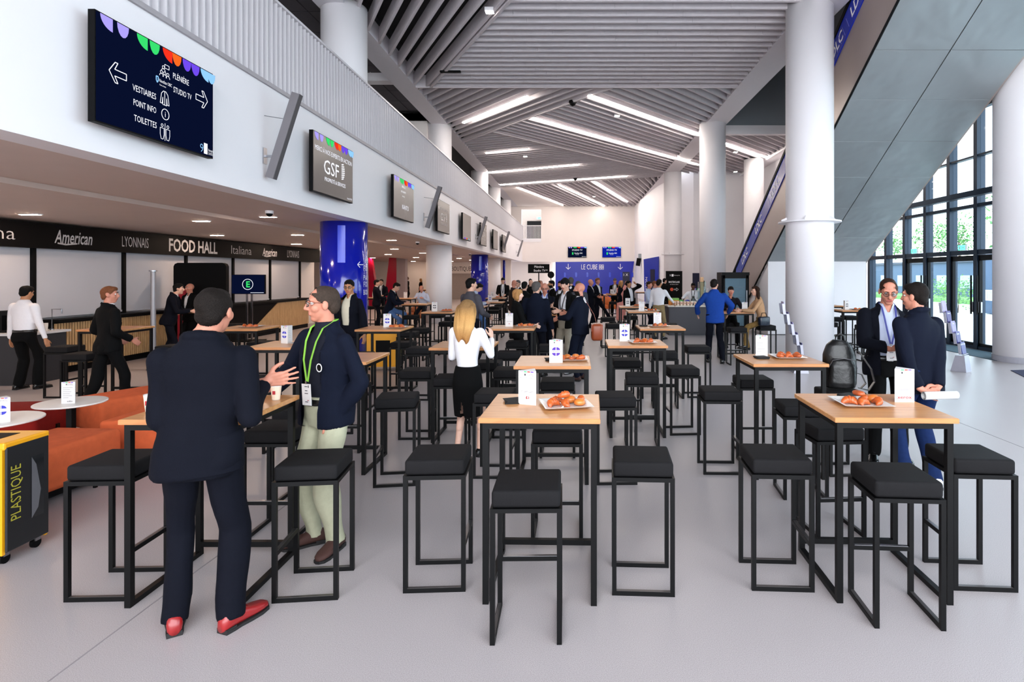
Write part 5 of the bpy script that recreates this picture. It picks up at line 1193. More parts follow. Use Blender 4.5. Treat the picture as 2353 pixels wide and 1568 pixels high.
        if lod < 2 and opened < .5:
            for z in (.13, .03): 
                p = tp(.012, .146*1.02, z); MB().lathe([(.008, -.003), (.008, .003)], 10, M=Matrix.Translation(p) @ Tm.to_3x3().normalized().to_4x4() @ Matrix.Rotation(R(90), 4, 'X')).build('button', BLACK, jo)
        if lod < 2:
            for s in (-1, 1):
                p = tp(s*.145, .105, -.02); MB().bar(p-tp(0, 0, 0).lerp(tp(1, 0, 0), .06)+tp(0, 0, 0), p+tp(0, 0, 0).lerp(tp(1, 0, 0), .0)-tp(0, 0, 0), .012, .035).build('pocket_flap', jm or NAVY, jo) if False else None
    # --- trousers / skirt / dress
    if dress:
        d_ = Prim(); d_.loft([(-.80, .20, .17, 0), (-.4, .19, .15, 0), (-.1, .175, .125, 0), (.05, .165, .115, 0), (.14, .135, .095, 0), (.27, .16, .115, .01), (.42, .165, .1, 0), (.5, .12, .08, -.01), (.54, .07, .07, -.01)], Tm, w=1)
        for nm in arms: sh, el, wr_ = arms[nm]; d_.chain([sh, el, wr_.lerp(el, .15)], [.06*k, .05*k, .045*k])
        dm = d_.mesh(vc, 3); wobble(dm, .006, 24, sd, .2); dm.materials.append(dress); obj('dress', dm, root)
    elif skirt:
        d_ = Prim(); d_.loft([(-.47, .178, .135, 0), (-.3, .190, .142, 0), (-.12, .192, .145, -.01), (0, .176, .126, -.005), (.09, .152, .110, 0)], Tm, w=w*1.05)
        dm = d_.mesh(vc, 3); c = coords(dm); tl = local(Tm, c)
        dm = keep_faces(dm, ~((tl[:, 1] < -.06) & (abs(tl[:, 0]+.02) < np.clip((-.22-tl[:, 2])*.12, 0, 1)) & (tl[:, 2] > -.6) & (tl[:, 2] < -.22))); dm.materials.append(skirt); obj('skirt', dm, root)
    elif not bare:
        t_ = Prim(); t_.loft([(-.12, .155, .118, -.005), (-.05, .176, .126, -.006), (.02, .174, .122, 0), (.085, .170, .118, 0)], Tm, w=w)
        for nm in legs:
            hj, kn, an, _ = legs[nm]; dn = (an-kn).normalized(); t_.cone(hj, .089*k*w, kn, .069*k*w); t_.cone(kn, .070*k*w, an+dn*.028, .060*k*w, flat1=True)
        tme = t_.mesh(vc, 3); tme.name = 'trousers'; wobble(tme, .0075*k, 27, sd+1, .9); tme.materials.append(tm or BLK); to = obj('trousers', tme, root)
        if belt and lod < 2:
            mb = MB(); G = [[tp(.166*w*r*math.cos(a), .118*r*math.sin(a), z) for a in [2*math.pi*q/28 for q in range(28)]] for r, z in ((1.05, .035), (1.10, .04), (1.10, .072), (1.05, .077))]
            mb.add([p for gg in G for p in gg], [(i*28+q, i*28+(q+1) % 28, (i+1)*28+(q+1) % 28, (i+1)*28+q) for i in range(3) for q in range(28)]); bo = mb.build('belt', SH['black'], root, smooth=True)
            MB().box(-.022, .022, 0, .006, -.02, .02, M=Tm @ Matrix.Translation((0, .128, .056))).build('buckle', CHROME, bo)
    # --- shoes
    for nm in legs:
        hj, kn, an, ang = legs[nm]; z0 = an.z-.085; kk = k*(.86 if woman else 1.)
        Ms = Matrix.Translation((an.x, an.y, z0)) @ Matrix.Rotation(R(-ang), 4, 'Z') @ Matrix.Scale(kk, 4); s_ = Prim(); G = []
        for y, wd, hh in ((-.075, .020, .05), (-.062, .034, .082), (-.03, .037, .100), (.01, .037, .098), (.05, .040, .074), (.10, .047, .056), (.145, .047, .046), (.185, .036, .036), (.205, .014, .024)):
            G.append([Ms @ Vector((wd*math.copysign(abs(math.cos(a))**.75, math.cos(a)), y, .012+hh*.5+hh*.5*math.copysign(abs(math.sin(a))**.8, math.sin(a)))) for a in [2*math.pi*q/14 for q in range(14)]])
        mb = MB(); mb.add([p for gg in G for p in gg], [(i*14+(q+1) % 14, i*14+q, (i+1)*14+q, (i+1)*14+(q+1) % 14) for i in range(8) for q in range(14)]+[tuple(range(14)), tuple(range(8*14+13, 8*14-1, -1))])
        so = mb.build('shoe', SH[shoe], root, smooth=True)
        sol = [(.0, -.078), (.034, -.065), (.039, -.02), (.038, .02), (.047, .08), (.050, .14), (.038, .19), (.012, .21)]; sol = sol[1:]+[(-a, b2) for a, b2 in sol[:0:-1]]
        MB().prism(sol, 0, .016, M=Ms).prism([(.034, -.066), (.037, -.01), (-.037, -.01), (-.034, -.066)], .0, .026, M=Ms).build('sole', SOLE, so)
        if lod == 0:
            for q in range(3): MB().tube([Ms @ Vector((-.02, .03+.02*q, .10-.012*q)), Ms @ Vector((0, .032+.02*q, .106-.012*q)), Ms @ Vector((.02, .03+.02*q, .10-.012*q))], .0025).build('lace', SH[shoe], so)
    # --- lanyard and badge
    if lanyard:
        lm, badge = lanyard; f = 1.13 if top == 'jacket' else 1.06
        yb = .134; pts = lambda s: [tp(s*.064, -.01, .585), tp(s*.060, .066, .545), tp(s*.052, .112, .46), tp(s*.036, .142, .34), tp(s*.006, .145, .20)]
        lo = MB()
        for s in (-1, 1): lo.strip(pts(s), Tm.to_3x3() @ Vector((1, 0, .2*s)), .016*k if lod == 0 else .02, .002)
        lo.strip([tp(-.064, -.01, .585), tp(-.04, -.075, .588), tp(.04, -.075, .588), tp(.064, -.01, .585)], Tm.to_3x3() @ Vector((0, 0, 1)), .016, .002)
        lo = lo.build('lanyard', lm, root)
        if badge:
            Mb = Tm @ Matrix.Translation((0, .150, .12)) @ Matrix.Rotation(R(3), 4, 'Y')
            bo = MB().box(-.045, .045, -.001, .002, -.075, .065, M=Mb).build('badge', CARD, root); MB().box(-.006, .006, 0, .004, .065, .085, M=Mb).build('clip', CHROME, bo)
            for q, (ww, z) in enumerate(((.03, .045), (.025, .018), (.035, -.0), (.03, -.055))): MB().box(-ww/2, ww/2, .0021, .0026, z, z+.005, M=Mb).build('print_line', INKD, bo)
            MB().box(-.028, -.02, .0021, .0026, .04, .056, M=Mb).build('logo_block', INKD, bo); MB().box(-.022, -.008, .0021, .0026, -.045, -.04, M=Mb).build('print_mark', INKR, bo)
    return root, Tm, Hm, arms
def px(x, Y): return (x-CX)*Y/F
GRL = mat('green_lanyard', '7CB63C', .6, var=.05); BLL = mat('blue_lanyard', '2A2F7A', .6, var=.05); BKL = mat('black_lanyard', '141416', .6)
# the two men talking in front
p1 = person('man in dark navy suit with red leather shoes gesturing over the table', px(462, 3.10), 3.10, 18, 1.85, jm=NAVY, sm=cloth('dark_shirt', '14151C'), tm=NAVY, shoe='red', hair='dark', skin='ruddy',
    pose=dict(hy=-12, hx=.04, side=1.5, R=(.27, .16, 1.29), Rp=(.05, -.8, -1), Rd=(.9, .02, .12), Rn=(.37, .82, .3), Rc=.14, Rs=.3, L=(-.17, .25, 1.08), Lp=(.05, -.6, -1), feet=((-.145, .089, -15), (.145, .027, 38)), lean=-1))
p2 = person('man in navy blazer with spectacles, green lanyard and pale khaki trousers', px(748, 4.10), 4.12, 150, 1.84, jm=NAVY2, sm=STRIPE, tm=PKH, shoe='brown', hair='greybrown', style='receding', skin='ruddy', glasses=True, belt=True, opened=1., lanyard=(GRL, True),
    pose=dict(hy=-32, hp=2, R=(.25, .22, 1.13), Rp=(.9, -.4, -.6), Rd=(.5, .6, -.2), Rn=(-.3, .1, -.9), Rc=.8, L=(-.150, .03, .95), Lp=(-.9, -.6, 0), Ld=(.04, .0, -1), Lc=.1, Ls=.0, feet=((-.10, .0, -20), (.11, .02, 30)), lean=1))
# lapel badge on the blazer
root, Tm, Hm, arms = p2
Mb = Tm @ Matrix.Translation((-.125, .142, .30)); bd = MB().lathe([(.028, 0), (.028, .003)], 20, M=Mb @ Matrix.Rotation(R(-90), 4, 'X')).build('lapel_badge', BLACK, root)
MB().lathe([(.022, .003), (.028, .003), (.028, .005), (.022, .005)], 20, M=Mb @ Matrix.Rotation(R(-90), 4, 'X'), cap=False).build('ring', INK, bd)
# blonde woman in the middle
person('blonde woman in white shirt and black skirt seen from behind', px(1074, 6.1), 6.12, -12, 1.66, top='shirt', sm=WSH, skirt=BLK, shoe='black', hair='blonde', style='long', skin='pale', woman=True,
    pose=dict(hy=-8, R=(.17, .25, 1.22), Rp=(.35, -.6, -1), Rd=(-.2, .3, .8), Rn=(-.8, .2, 0), Rc=.9, L=(-.12, .25, 1.10), Lp=(-.3, -.6, -1), feet=((-.11, -.02, -4), (.10, .08, 8)), lean=-3))
# pair by the xerox table
p3 = person('man in spectacles and dark coat looking down at his phone', px(2043, 6.0), 6.05, 168, 1.88, jm=NAVY, sm=LBL, tm=BLK, hair='brown', style='receding', skin='ruddy', glasses=True, opened=1., lanyard=(BLL, True), belt=True,
    pose=dict(hp=24, hy=-6, R=(.06, .34, 1.18), Rp=(.9, -.5, -.5), Rd=(-.6, .55, .2), Rn=(-.2, .1, .9), Rc=.8, L=(-.08, .34, 1.16), Lp=(-.9, -.5, -.5), Ld=(.6, .55, .2), Ln=(.2, .1, .9), Lc=.8, feet=((-.13, 0, -10), (.14, .05, 14))))
ph = thing('phone', 'white smartphone held by the man in the dark coat', 'phone', (0, 0, 0)); ph.matrix_world = Matrix.Translation((px(2043, 6.05), 6.05, 0)) @ Matrix.Rotation(R(168), 4, 'Z') @ Matrix.Translation((.005, .44, 1.235)) @ Matrix.Rotation(R(-35), 4, 'X')
bevel_box(-.036, .036, -.004, .004, -.072, .072, .003, 1).build('case', mat('silver_phone', 'C9C4C0', .3), ph); MB().box(-.032, .032, -.0046, -.004, -.066, .066).build('glass', BLACKM, ph)
person('man in navy jacket and jeans holding rolled papers behind his back', px(2118, 5.2), 5.25, 14, 1.85, jm=NAVY2, sm=WSH, tm=JEAN, shoe='white', hair='dark', skin='ruddy',
    pose=dict(hy=22, R=(.02, -.19, .92), Rp=(.9, -.5, -.1), Rd=(-.6, -.1, -.35), Rn=(.0, -.8, .3), Rc=.8, L=(-.16, -.19, .93), Lp=(-.9, -.5, -.1), Ld=(.6, -.1, -.3), Ln=(0, -.8, .3), Lc=.6, feet=((-.13, 0, -4), (.13, -.04, 6)), lean=2))
pr_ = thing('rolled_papers', 'roll of white papers held behind the jeans-clad man', 'papers', (0, 0, 0)); Mr = Matrix.Translation((px(2118, 5.25), 5.25, 0)) @ Matrix.Rotation(R(14), 4, 'Z') @ Matrix.Translation((-.08, -.275, .885)) @ Matrix.Rotation(R(90), 4, 'Y') @ Matrix.Rotation(R(8), 4, 'X')
pr_.matrix_world = Mr
for q in range(3): MB().lathe([(.034-.005*q, -.15), (.034-.005*q, .15), (.032-.005*q, .15), (.032-.005*q, -.15)], 22, cap=False).build('sheet', CARD, pr_, smooth=True)
# left: bar staff and suits
person('barman in white shirt and black trousers seen from behind', px(113, 10.2), 9.75, -8, 1.74, top='shirt', sm=WSH, tm=BLK, hair='black', skin='tan', fat=1.08, belt=True, pose=dict(hy=4, L=(-.34, .05, .80), R=(.33, .06, .82), hp=8, feet=((-.14, 0, -8), (.14, .1, 10))))
person('man in black suit with greying ginger hair walking past the counter', px(256, 8.3), 8.25, -28, 1.76, jm=BLK, tm=BLK, hair='ginger', skin='ruddy', pose=dict(hy=-34, L=(-.22, .18, 1.0), R=(.22, .18, 1.0), feet=((-.12, -.22, -4), (.13, .16, 6))))
person('man in dark suit leaning on a bar table by the black hoarding', px(388, 12.75), 12.75, -65, 1.76, jm=NAVY, tm=NAVY, hair='black', skin='fair', pose=dict(lean=12, hf=.02, R=(.12, .42, 1.12), L=(-.10, .42, 1.12), feet=((-.12, -.12, -5), (.13, .05, 8))))
person('bald man in black suit facing out before the black hoarding', px(437, 14.1), 14.1, 165, 1.72, jm=BLK, tm=BLK, hair='bald', skin='ruddy', pose=dict(hy=-10, L=(-.15, .3, 1.05), R=(.16, .3, 1.05)))
person('man in dark suit and spectacles standing by the blue column', px(803, 9.95), 10.0, 158, 1.84, jm=NAVY, sm=cloth('cream_shirt', 'CFC9B4', .7, .04), tm=NAVY, hair='black', skin='tan', glasses=True, opened=.6, pose=dict(hy=26, hp=10, L=(-.42, .12, .86), R=(.22, .25, 1.02)))
person('seated man in navy blazer and jeans reading at a bar table', -5.42, 16.95, -88, 1.76, jm=NAVY2, tm=LJEAN, hair='dark', skin='fair', glasses=True, seat=.79, pose=dict(lean=14, hp=24, R=(.10, .48, 1.10), L=(-.10, .48, 1.10), feet=((-.14, .42, -4, .38), (.14, .30, 6, .22))))
person('man in navy suit half hidden by the blue column', px(851, 20), 20.6, -70, 1.76, jm=NAVY, tm=NAVY, hair='black', skin='fair', pose=dict(R=(.1, .35, 1.1)))
person('man in dark suit holding a glass before the crimson fins', px(873, 24), 24.2, 175, 1.76, jm=NAVY, tm=NAVY, hair='dark', skin='fair', opened=.5, lanyard=(BKL, True), pose=dict(hy=-10, R=(.22, .32, 1.1), L=(-.2, .32, 1.08)))
person('tall bald man in black suit standing by the far wall', px(936, 44), 44, -85, 1.82, jm=BLK, tm=BLK, hair='bald', skin='brown', opened=.5)
person('woman in black suit facing him by the far wall', px(967, 44), 44, 80, 1.68, jm=BLK, tm=BLK, hair='sandy', style='mid', skin='fair', woman=True, opened=.4)
person('seated man in pale blue shirt behind the table card', px(970, 22), 22.1, 175, 1.74, top='shirt', sm=LBL, tm=NAVY, hair='ginger', style='ring', skin='ruddy', seat=.62, pose=dict(lean=10, hp=20, R=(.15, .35, 1.05), L=(-.15, .35, 1.05), feet=((-.14, .38, 0), (.14, .38, 0))))
# centre
person('man in grey jumper standing behind the blonde woman', px(1082, 11.4), 11.4, -38, 1.86, top='knit', sm=GREY, tm=NAVY, hair='black', skin='fair', pose=dict(hy=-22, R=(.2, .3, 1.1), L=(-.3, .1, .85)))
person('seated man in pale shirt looking down at his hands', -2.98, 16.5, -70, 1.76, top='shirt', sm=LBL, tm=LJEAN, hair='dark', skin='fair', glasses=True, seat=.79, pose=dict(lean=16, hp=28, R=(.10, .42, 1.12), L=(-.1, .42, 1.12), feet=((-.14, .45, -4, .3), (.14, .35, 6, .22))))
person('man in black suit with badge reading by the far blue column', px(1155, 24.4), 24.6, 178, 1.82, jm=BLK, tm=BLK, hair='black', skin='fair', opened=.5, lanyard=(BKL, True), pose=dict(hp=28, R=(.14, .32, 1.1), L=(-.14, .32, 1.1)))
person('bald man in brown tweed jacket in profile', px(1180, 17.5), 17.5, -60, 1.78, jm=BRN, tm=BLK, hair='bald', skin='ruddy', pose=dict(hy=90, L=(-.2, .25, 1.05)))
person('grey-haired man in black jacket beside the tweed jacket', px(1190, 19.5), 19.6, 150, 1.76, jm=BLK, tm=BLK, hair='grey', skin='fair', glasses=True)
person('woman with blonde bob in black jacket', px(1188, 10.45), 10.45, -66, 1.68, jm=BLK, sm=BLK, tm=BLK, hair='sandy', style='bob', skin='pale', woman=True, pose=dict(hy=-12, R=(.16, .28, 1.02), L=(-.2, .2, .95)))
person('grey-haired man in navy suit seen from behind', px(1232, 11.0), 11.0, -8, 1.80, jm=NAVY2, tm=NAVY, hair='grey', skin='fair', pose=dict(hy=-12, hp=6, R=(.3, .1, .84), L=(-.24, .2, 1.0)))
person('ruddy bald man in navy jacket and blue shirt with lanyard', px(1252, 13.2), 13.3, 172, 1.74, jm=NAVY, sm=LBL, tm=NAVY, hair='bald', skin='ruddy', opened=.8, lanyard=(BLL, False), glasses=True, pose=dict(hp=18, hy=10, R=(.16, .32, 1.08), L=(-.16, .32, 1.08)))
person('young man in black jacket, white shirt and beige trousers holding a cup', px(1301, 11.45), 11.5, 140, 1.86, jm=BLK, sm=WSH, tm=cloth('sand', '9A9080'), shoe='white', hair='black', style='fringe', skin='fair', opened=1., belt=True, lanyard=(BKL, False), pose=dict(hy=8, hp=10, R=(.10, .30, 1.30), L=(-.12, .30, 1.22), Rc=.9, Lc=.9))
pb = person('bald bearded man in navy suit carrying a brown shoulder bag', px(1333, 10.65), 10.65, 62, 1.78, jm=NAVY2, sm=WSH, tm=NAVY2, shoe='brown', hair='bald', beard=True, skin='ruddy', pose=dict(hy=14, R=(.2, .36, 1.2), L=(-.16, .36, 1.12), Rc=.9))
LEA = mat('tan_leather', '8E3E1C', .35, var=.25, scale=10)
bg_ = thing('shoulder_bag', 'tan leather shoulder bag hanging from the bearded man', 'bag', (px(1371, 10.6), 10.52, .74))
me = bevel_box(-.10, .10, -.17, .17, 0, .30, .05, 3).mesh('body', LEA, True); obj('body', me, bg_); MB().box(-.102, .102, -.15, .15, .17, .29).build('flap', LEA, bg_)
MB().strip([(0, 0, .29), (-.05, .02, .46), (-.26, .03, .80)], (0, 1, 0), .03, .006).build('strap', LEA, bg_)
for x, Y, lb, hr, st, sk, jmm, rt, kw in (
    (1220, 20.5, 'bald man seen from behind in the crowd', 'bald', 'short', 'fair', BLK, 10, {}), (1205, 15.0, 'dark-haired person in black behind the blonde bob', 'black', 'short', 'fair', BLK, -20, {}),
    (1240, 17.2, 'ginger balding man in dark jacket in the crowd', 'ginger', 'receding', 'ruddy', BLK, -120, {}), (1268, 18.0, 'dark-bearded man in black turned to the crowd', 'black', 'short', 'tan', BLK, 110, dict(beard=True)),
    (1288, 16.6, 'bearded man in white shirt and black jacket with lanyard', 'dark', 'short', 'ruddy', BLK, 165, dict(beard=True, opened=1., lanyard=(BKL, False))), (1300, 20.5, 'brown-haired man behind the bearded one', 'brown', 'short', 'fair', BRN, 30, {}),
    (1312, 17.6, 'tall grey-haired man seen from behind', 'grey', 'short', 'fair', NAVY, 10, dict(H=1.86)), (1329, 15.8, 'grey-haired man in grey suit seen from behind', 'grey', 'short', 'fair', GREY, 20, {}),
    (1219, 26.5, 'dark-haired man far behind the crowd', 'black', 'short', 'fair', BLK, 20, {})):
    kw = dict(kw); Hh = kw.pop('H', 1.76); person(lb, px(x, Y), Y, rt, Hh, jm=jmm, tm=BLK, hair=hr, style=st, skin=sk, **kw)
person('blonde woman in royal blue top within the crowd', px(1262, 21.8), 21.8, 150, 1.62, top='knit', sm=BLU2, tm=BLK, hair='sandy', style='bob', skin='fair', woman=True, glasses=True)
person('bald grey-bearded man in navy suit with folded arms', px(1358, 21.3), 21.3, -110, 1.78, jm=NAVY, sm=WSH, tm=NAVY, hair='bald', beard=False, skin='ruddy', pose=dict(R=(-.1, .26, 1.12), L=(.12, .28, 1.14), side=6))
person('red-haired man in navy suit with one leg stretched out', px(1373, 21.8), 21.9, -140, 1.82, jm=NAVY, sm=WSH, tm=NAVY, hair='ginger', skin='ruddy', pose=dict(R=(-.1, .26, 1.16), L=(.12, .28, 1.18), feet=((-.55, .25, -30), (.10, 0, 10))))
person('man in dark suit with lanyard looking at his phone before the portal', px(1415, 25.9), 26.4, 170, 1.78, jm=BLK, sm=WSH, tm=BLK, hair='grey', skin='ruddy', opened=.8, lanyard=(BKL, False), pose=dict(hp=24, R=(.12, .32, 1.1), L=(-.12, .32, 1.1)))
person('woman in long pink dress touching her face', px(1427, 23.2), 23.2, -40, 1.72, dress=PINK, hair='sandy', style='mid', skin='fair', woman=True, shoe='black', pose=dict(R=(.06, .22, 1.45), L=(-.06, .26, 1.1), hy=-16))
person('man in black suit with a hand raised to his head', px(1449, 20.5), 20.5, -150, 1.74, jm=BLK, sm=WSH, tm=BLK, hair='black', skin='tan', opened=.5, pose=dict(hy=40, side=8, L=(-.12, .16, 1.60), Lp=(-1, .1, .2), Ld=(.5, -.1, .5)))
person('man in blue-grey shirt turned to the drinks counter', px(1491, 19.0), 19.0, -120, 1.72, top='shirt', sm=LBL, tm=NAVY, hair='brown', skin='ruddy', lanyard=(BKL, False), pose=dict(R=(.15, .32, 1.1)))
person('ruddy man half hidden behind the white-shirted man', px(1504, 20.3), 20.3, -90, 1.72, top='shirt', sm=LBL, tm=NAVY, hair='ginger', skin='ruddy')
person('man in white shirt and khaki trousers at the drinks counter', px(1512, 17.6), 17.4, -30, 1.80, top='shirt', sm=WSH, tm=KHA, hair='dark', skin='tan', belt=True, pose=dict(hy=-10, R=(.30, .44, 1.06), L=(-.32, .02, .82), feet=((-.14, 0, -6), (.12, .05, 8))))
person('man in black at the masterclass poster', px(1527, 27), 27, -60, 1.78, jm=BLK, tm=BLK, hair='black', skin='fair')
person('dark-skinned barman in white shirt behind the drinks counter', px(1597, 19.6), 19.9, 165, 1.66, top='shirt', sm=WSH, tm=BLK, hair='black', skin='brown', lanyard=(BKL, False), pose=dict(hp=20, R=(.3, .35, 1.1), L=(-.1, .35, 1.08)))
person('fair barman in white shirt leaning behind the drinks counter', px(1621, 20.6), 20.7, 130, 1.76, top='shirt', sm=WSH, tm=BLK, hair='black', skin='fair', pose=dict(hp=20, lean=8, R=(.1, .4, 1.05), L=(-.1, .4, 1.05)))
person('man in bright blue suit seen from behind at the drinks counter', px(1627, 13.4), 12.75, -6, 1.84, jm=BSUIT, tm=NAVY, shoe='black', hair='dark', skin='fair', pose=dict(hy=-20, hp=8, R=(.33, .33, 1.06), Rp=(.9, -.5, -.2), L=(-.33, .34, 1.05), Lp=(-.9, -.5, -.2), lean=5, feet=((-.12, .05, -8), (.14, -.1, 10))))
person('smiling woman with dark fringe seated in a dark top', px(1672, 14.2), 13.98, 172, 1.66, top='knit', sm=cloth('dark_plum', '1A161C'), tm=BLK, hair='dark', style='fringe', skin='ruddy', woman=True, seat=.79, pose=dict(lean=14, hy=4, R=(.12, .45, 1.12), L=(-.16, .45, 1.12), feet=((-.12, .35, 0, .36), (.12, .3, 0, .3))))
person('woman in beige top with long dark hair seated at the table', px(1752, 13.1), 13.1, 88, 1.68, top='knit', sm=BEI, tm=PATT, hair='brown', style='mid', skin='fair', woman=True, seat=.79, pose=dict(lean=12, R=(.12, .48, 1.12), L=(-.10, .48, 1.12), feet=((-.12, .42, 0, .36), (.12, .3, 0, .3))))
# ------------------------------------------------------------------ drinks counter and what stands on it
dc = thing('drinks_counter', 'dark grey drinks counter with a pale top', 'counter', (2.92, 18.6, 0))
MB().box(0, 1.45, 0, .8, 0, .90).build('carcass', mat('graphite_panel', '35343A', .6, var=.06), dc); MB().box(-.03, 1.48, -.03, .83, .90, .94).build('worktop', mat('cream_top', 'D8CFC4', .35), dc)
MB().box(.02, 1.43, -.008, 0, .06, .88).build('front_panel', mat('graphite_front', '3C3A40', .55, var=.05), dc)
rng = random.Random(11)
for i in range(13):
    cup((3.12+.108*(i % 7), 18.72+.12*(i//7), .94), 'cream paper cup in the rows on the drinks counter', 1.25, 'cups on the drinks counter')
jd = thing('juice_dispenser', 'tall clear juice dispenser on the drinks counter', 'dispenser', (4.08, 19.15, .94))
MB().box(-.13, .13, -.13, .13, 0, .06).build('base', CHROME, jd); MB().box(-.11, .11, -.11, .11, .06, .75).build('tank', glassmat('clear_tank', 'D4E6EA', .15), jd); MB().box(-.05, .05, -.05, .05, .06, .9).build('juice', mat('peach_juice', 'D8A878', .4), jd); MB().tube([(0, -.13, .05), (0, -.18, .05), (0, -.18, .02)], .015).build('spout', CHROME, jd)
bx = thing('snack_box', 'green and orange snack box on the drinks counter', 'box', (3.15, 19.1, .94)); bevel_box(-.16, .16, -.1, .1, 0, .16, .01, 1).build('body', mat('orange_carton', 'D8842A', .5), bx); MB().box(-.162, .162, -.102, .102, .15, .22).build('leaf_top', mat('green_carton', '6EA83A', .5), bx)
for i, (x, m_, lb) in enumerate(((3.40, mat('green_ball', '4E9A4A', .4), 'round green fruit on the drinks counter'), (3.60, mat('blue_ball', '3038A0', .4), 'round blue jar on the drinks counter'))):
    tag(MB().lathe([(.02, 0), (.07, .02), (.095, .08), (.07, .15), (.02, .17)], 18).build('round_jar', m_, None, (x, 19.1, .94), smooth=True), lb, 'jar')
for i in range(3):
    b = thing('bottle', 'dark bottle on the drinks counter', 'bottle', (3.74+.05*i, 19.0+.1*i, .94), group='bottles on the drinks counter'); MB().lathe([(.035, 0), (.037, .02), (.037, .17), (.014, .23), (.013, .29)], 14).build('glass', mat('dark_bottle', '101410', .15), b, smooth=True); MB().lathe([(.015, .29), (.015, .305)], 12).build('cap', CHROME, b); MB().lathe([(.0375, .06), (.0375, .13)], 14, cap=False).build('paper_label', CARD, b)
# fridge
fr = thing('drinks_fridge', 'tall black glass-door drinks fridge beside the escalator', 'fridge', (4.82, 19.5, 0))
MB().box(0, .92, .06, .7, .0, 2.0).build('body', BLACK, fr); d_ = MB().box(.06, .06+.05, 0, .06, .15, 1.9).box(.81, .86, 0, .06, .15, 1.9).box(.06, .86, 0, .06, .15, .22).box(.06, .86, 0, .06, 1.80, 1.9).build('door', BLACKM, fr)
MB().box(.11, .81, .02, .03, .22, 1.8).build('pane', GLASS, d_); MB().box(.8, .83, -.05, 0, .7, 1.4).build('handle', CHROME, d_); MB().box(.10, .82, .055, .062, .22, 1.8).build('back_panel', mat('fridge_lining', '9AA4AC', .5), fr)
for i in range(4): MB().box(.11, .81, .031, .054, .5+.33*i, .515+.33*i).build('shelf', CHROME, fr)
MB().box(.0, .92, -.0, .06, 1.9, 2.0).build('header', BLACKM, fr)
# posters / totems
def totem(name, label, x, y, wd, h, m, rz=0):
    t = thing(name, label, 'poster', (x, y, 0), R(rz)); MB().box(-wd/2, wd/2, 0, .06, .06, h).build('panel', m, t); MB().box(-wd/2-.05, wd/2+.05, -.15, .22, 0, .06).build('foot', BLACK, t); return t
t = totem('poster_totem', 'black totem reading MASTERCLASS with an orange arrow', px(1549, 30), 30, .84, 2.12, BLACK)
text('MASTERCLASS', .12, INK, t, (0, 0, 1.52), (1, 0, 0), (0, 0, 1), bold=.02, fitw=.56); text('du Cube à la scène', .06, INK, t, (0, 0, 1.42), (1, 0, 0), (0, 0, 1), fitw=.42); text('9', .14, INK, t, (-.2, 0, 1.85), (1, 0, 0), (0, 0, 1)); MB().box(-.13, -.03, -.006, 0, 1.84, 1.96).build('logo_block', INK, t); text('Entreprise', .07, INK, t, (0, 0, 1.88), (1, 0, 0), (0, 0, 1), 'LEFT')
MB().lathe([(.085, 0), (.085, .004)], 22, M=Matrix(((1, 0, 0, -.12), (0, 0, -1, 0), (0, 1, 0, 1.18), (0, 0, 0, 1)))).build('dot', mat('orange_dot', 'E0502A', .5), t)
lines(t, lambda x, yv, l=0: Vector((x, -l, yv)), poly((0, 1.2), (.12, 1.2), (.12, 1.26), (.22, 1.18), (.12, 1.1), (.12, 1.16), (0, 1.16), (0, 1.2)), .012, INK, 'arrow')
t = totem('poster_totem', 'dark blue totem with a large outlined 9', px(1613, 31.5), 31.5, 1.0, 2.02, mat('midnight', '0A1030', .4)); text('9', .5, INK, t, (-.05, 0, 1.5), (1, 0, 0), (0, 0, 1), bold=-.03)
for i in range(5): MB().box(-.45+.19*i, -.32+.19*i, -.004, 0, 1.1, 1.2).build('petal', PRINT[['lavender', 'green', 'red', 'purple', 'sky'][i]], t)
MB().box(-.46, .46, -.003, 0, .5, 1.1).build('white_panel', CARD, t); MB().box(-.2, .3, -.006, -.003, .8, .88).build('red_line', INKR, t)
# brochure racks
SILV = mat('satin_silver', 'A8A8B4', .35, metal=.4)
def rack(x, y, rz, label, side):
    t = thing('brochure_rack', label, 'brochure rack', (x, y, 0), R(rz))
    MB().add([(-.14, -.14, 0), (.14, -.14, 0), (.14, .14, 0), (-.14, .14, 0), (-.12, -.10, .32), (.12, -.10, .32), (.12, .06, .32), (-.12, .06, .32)], [(3, 2, 1, 0), (4, 5, 6, 7), (0, 1, 5, 4), (1, 2, 6, 5), (2, 3, 7, 6), (3, 0, 4, 7)]).build('base', SILV, t)
    cols = [('0F1670', 'DU FUTUR'), ('2A2470', 'Studies'), ('8E86B8', 'Live'), ('3A3070', 'Studies'), ('A49AC0', '')]
    for i, (h, wd) in enumerate(cols):
        y0 = -.06+.085*i; z0 = .34+.20*i
        tr = MB().box(-.12, .12, y0-.03, y0+.03, z0, z0+.012); tr.bar((-.12, y0+.03, z0), (-.12, y0+.055, z0+.21), .012, .05); tr.bar((.12, y0+.03, z0), (.12, y0+.055, z0+.21), .012, .05)
        tro = tr.box(-.12, .12, y0+.03, y0+.045, z0, z0+.03).build('tray', SILV, t)
        pm_ = Matrix.Translation((0, y0+.0, z0+.014)) @ Matrix.Rotation(R(-10), 4, 'X')
        b = MB().box(-.10, .10, -.006, .006, 0, .235, M=pm_).build('brochure', mat('cover_'+h, h, .3, var=.2, scale=9), t)
        if wd: text(wd, .045, INK, b, pm_ @ Vector((0, -.006, .17)), (1, 0, 0), pm_.to_3x3() @ Vector((0, 0, 1)), bold=.01)
    return t
rack(7.62, 11.65, 38, 'silver brochure rack beside the glass doors', 1); rack(4.36, 11.5, 84, 'silver brochure rack beside the escalator column', 1)
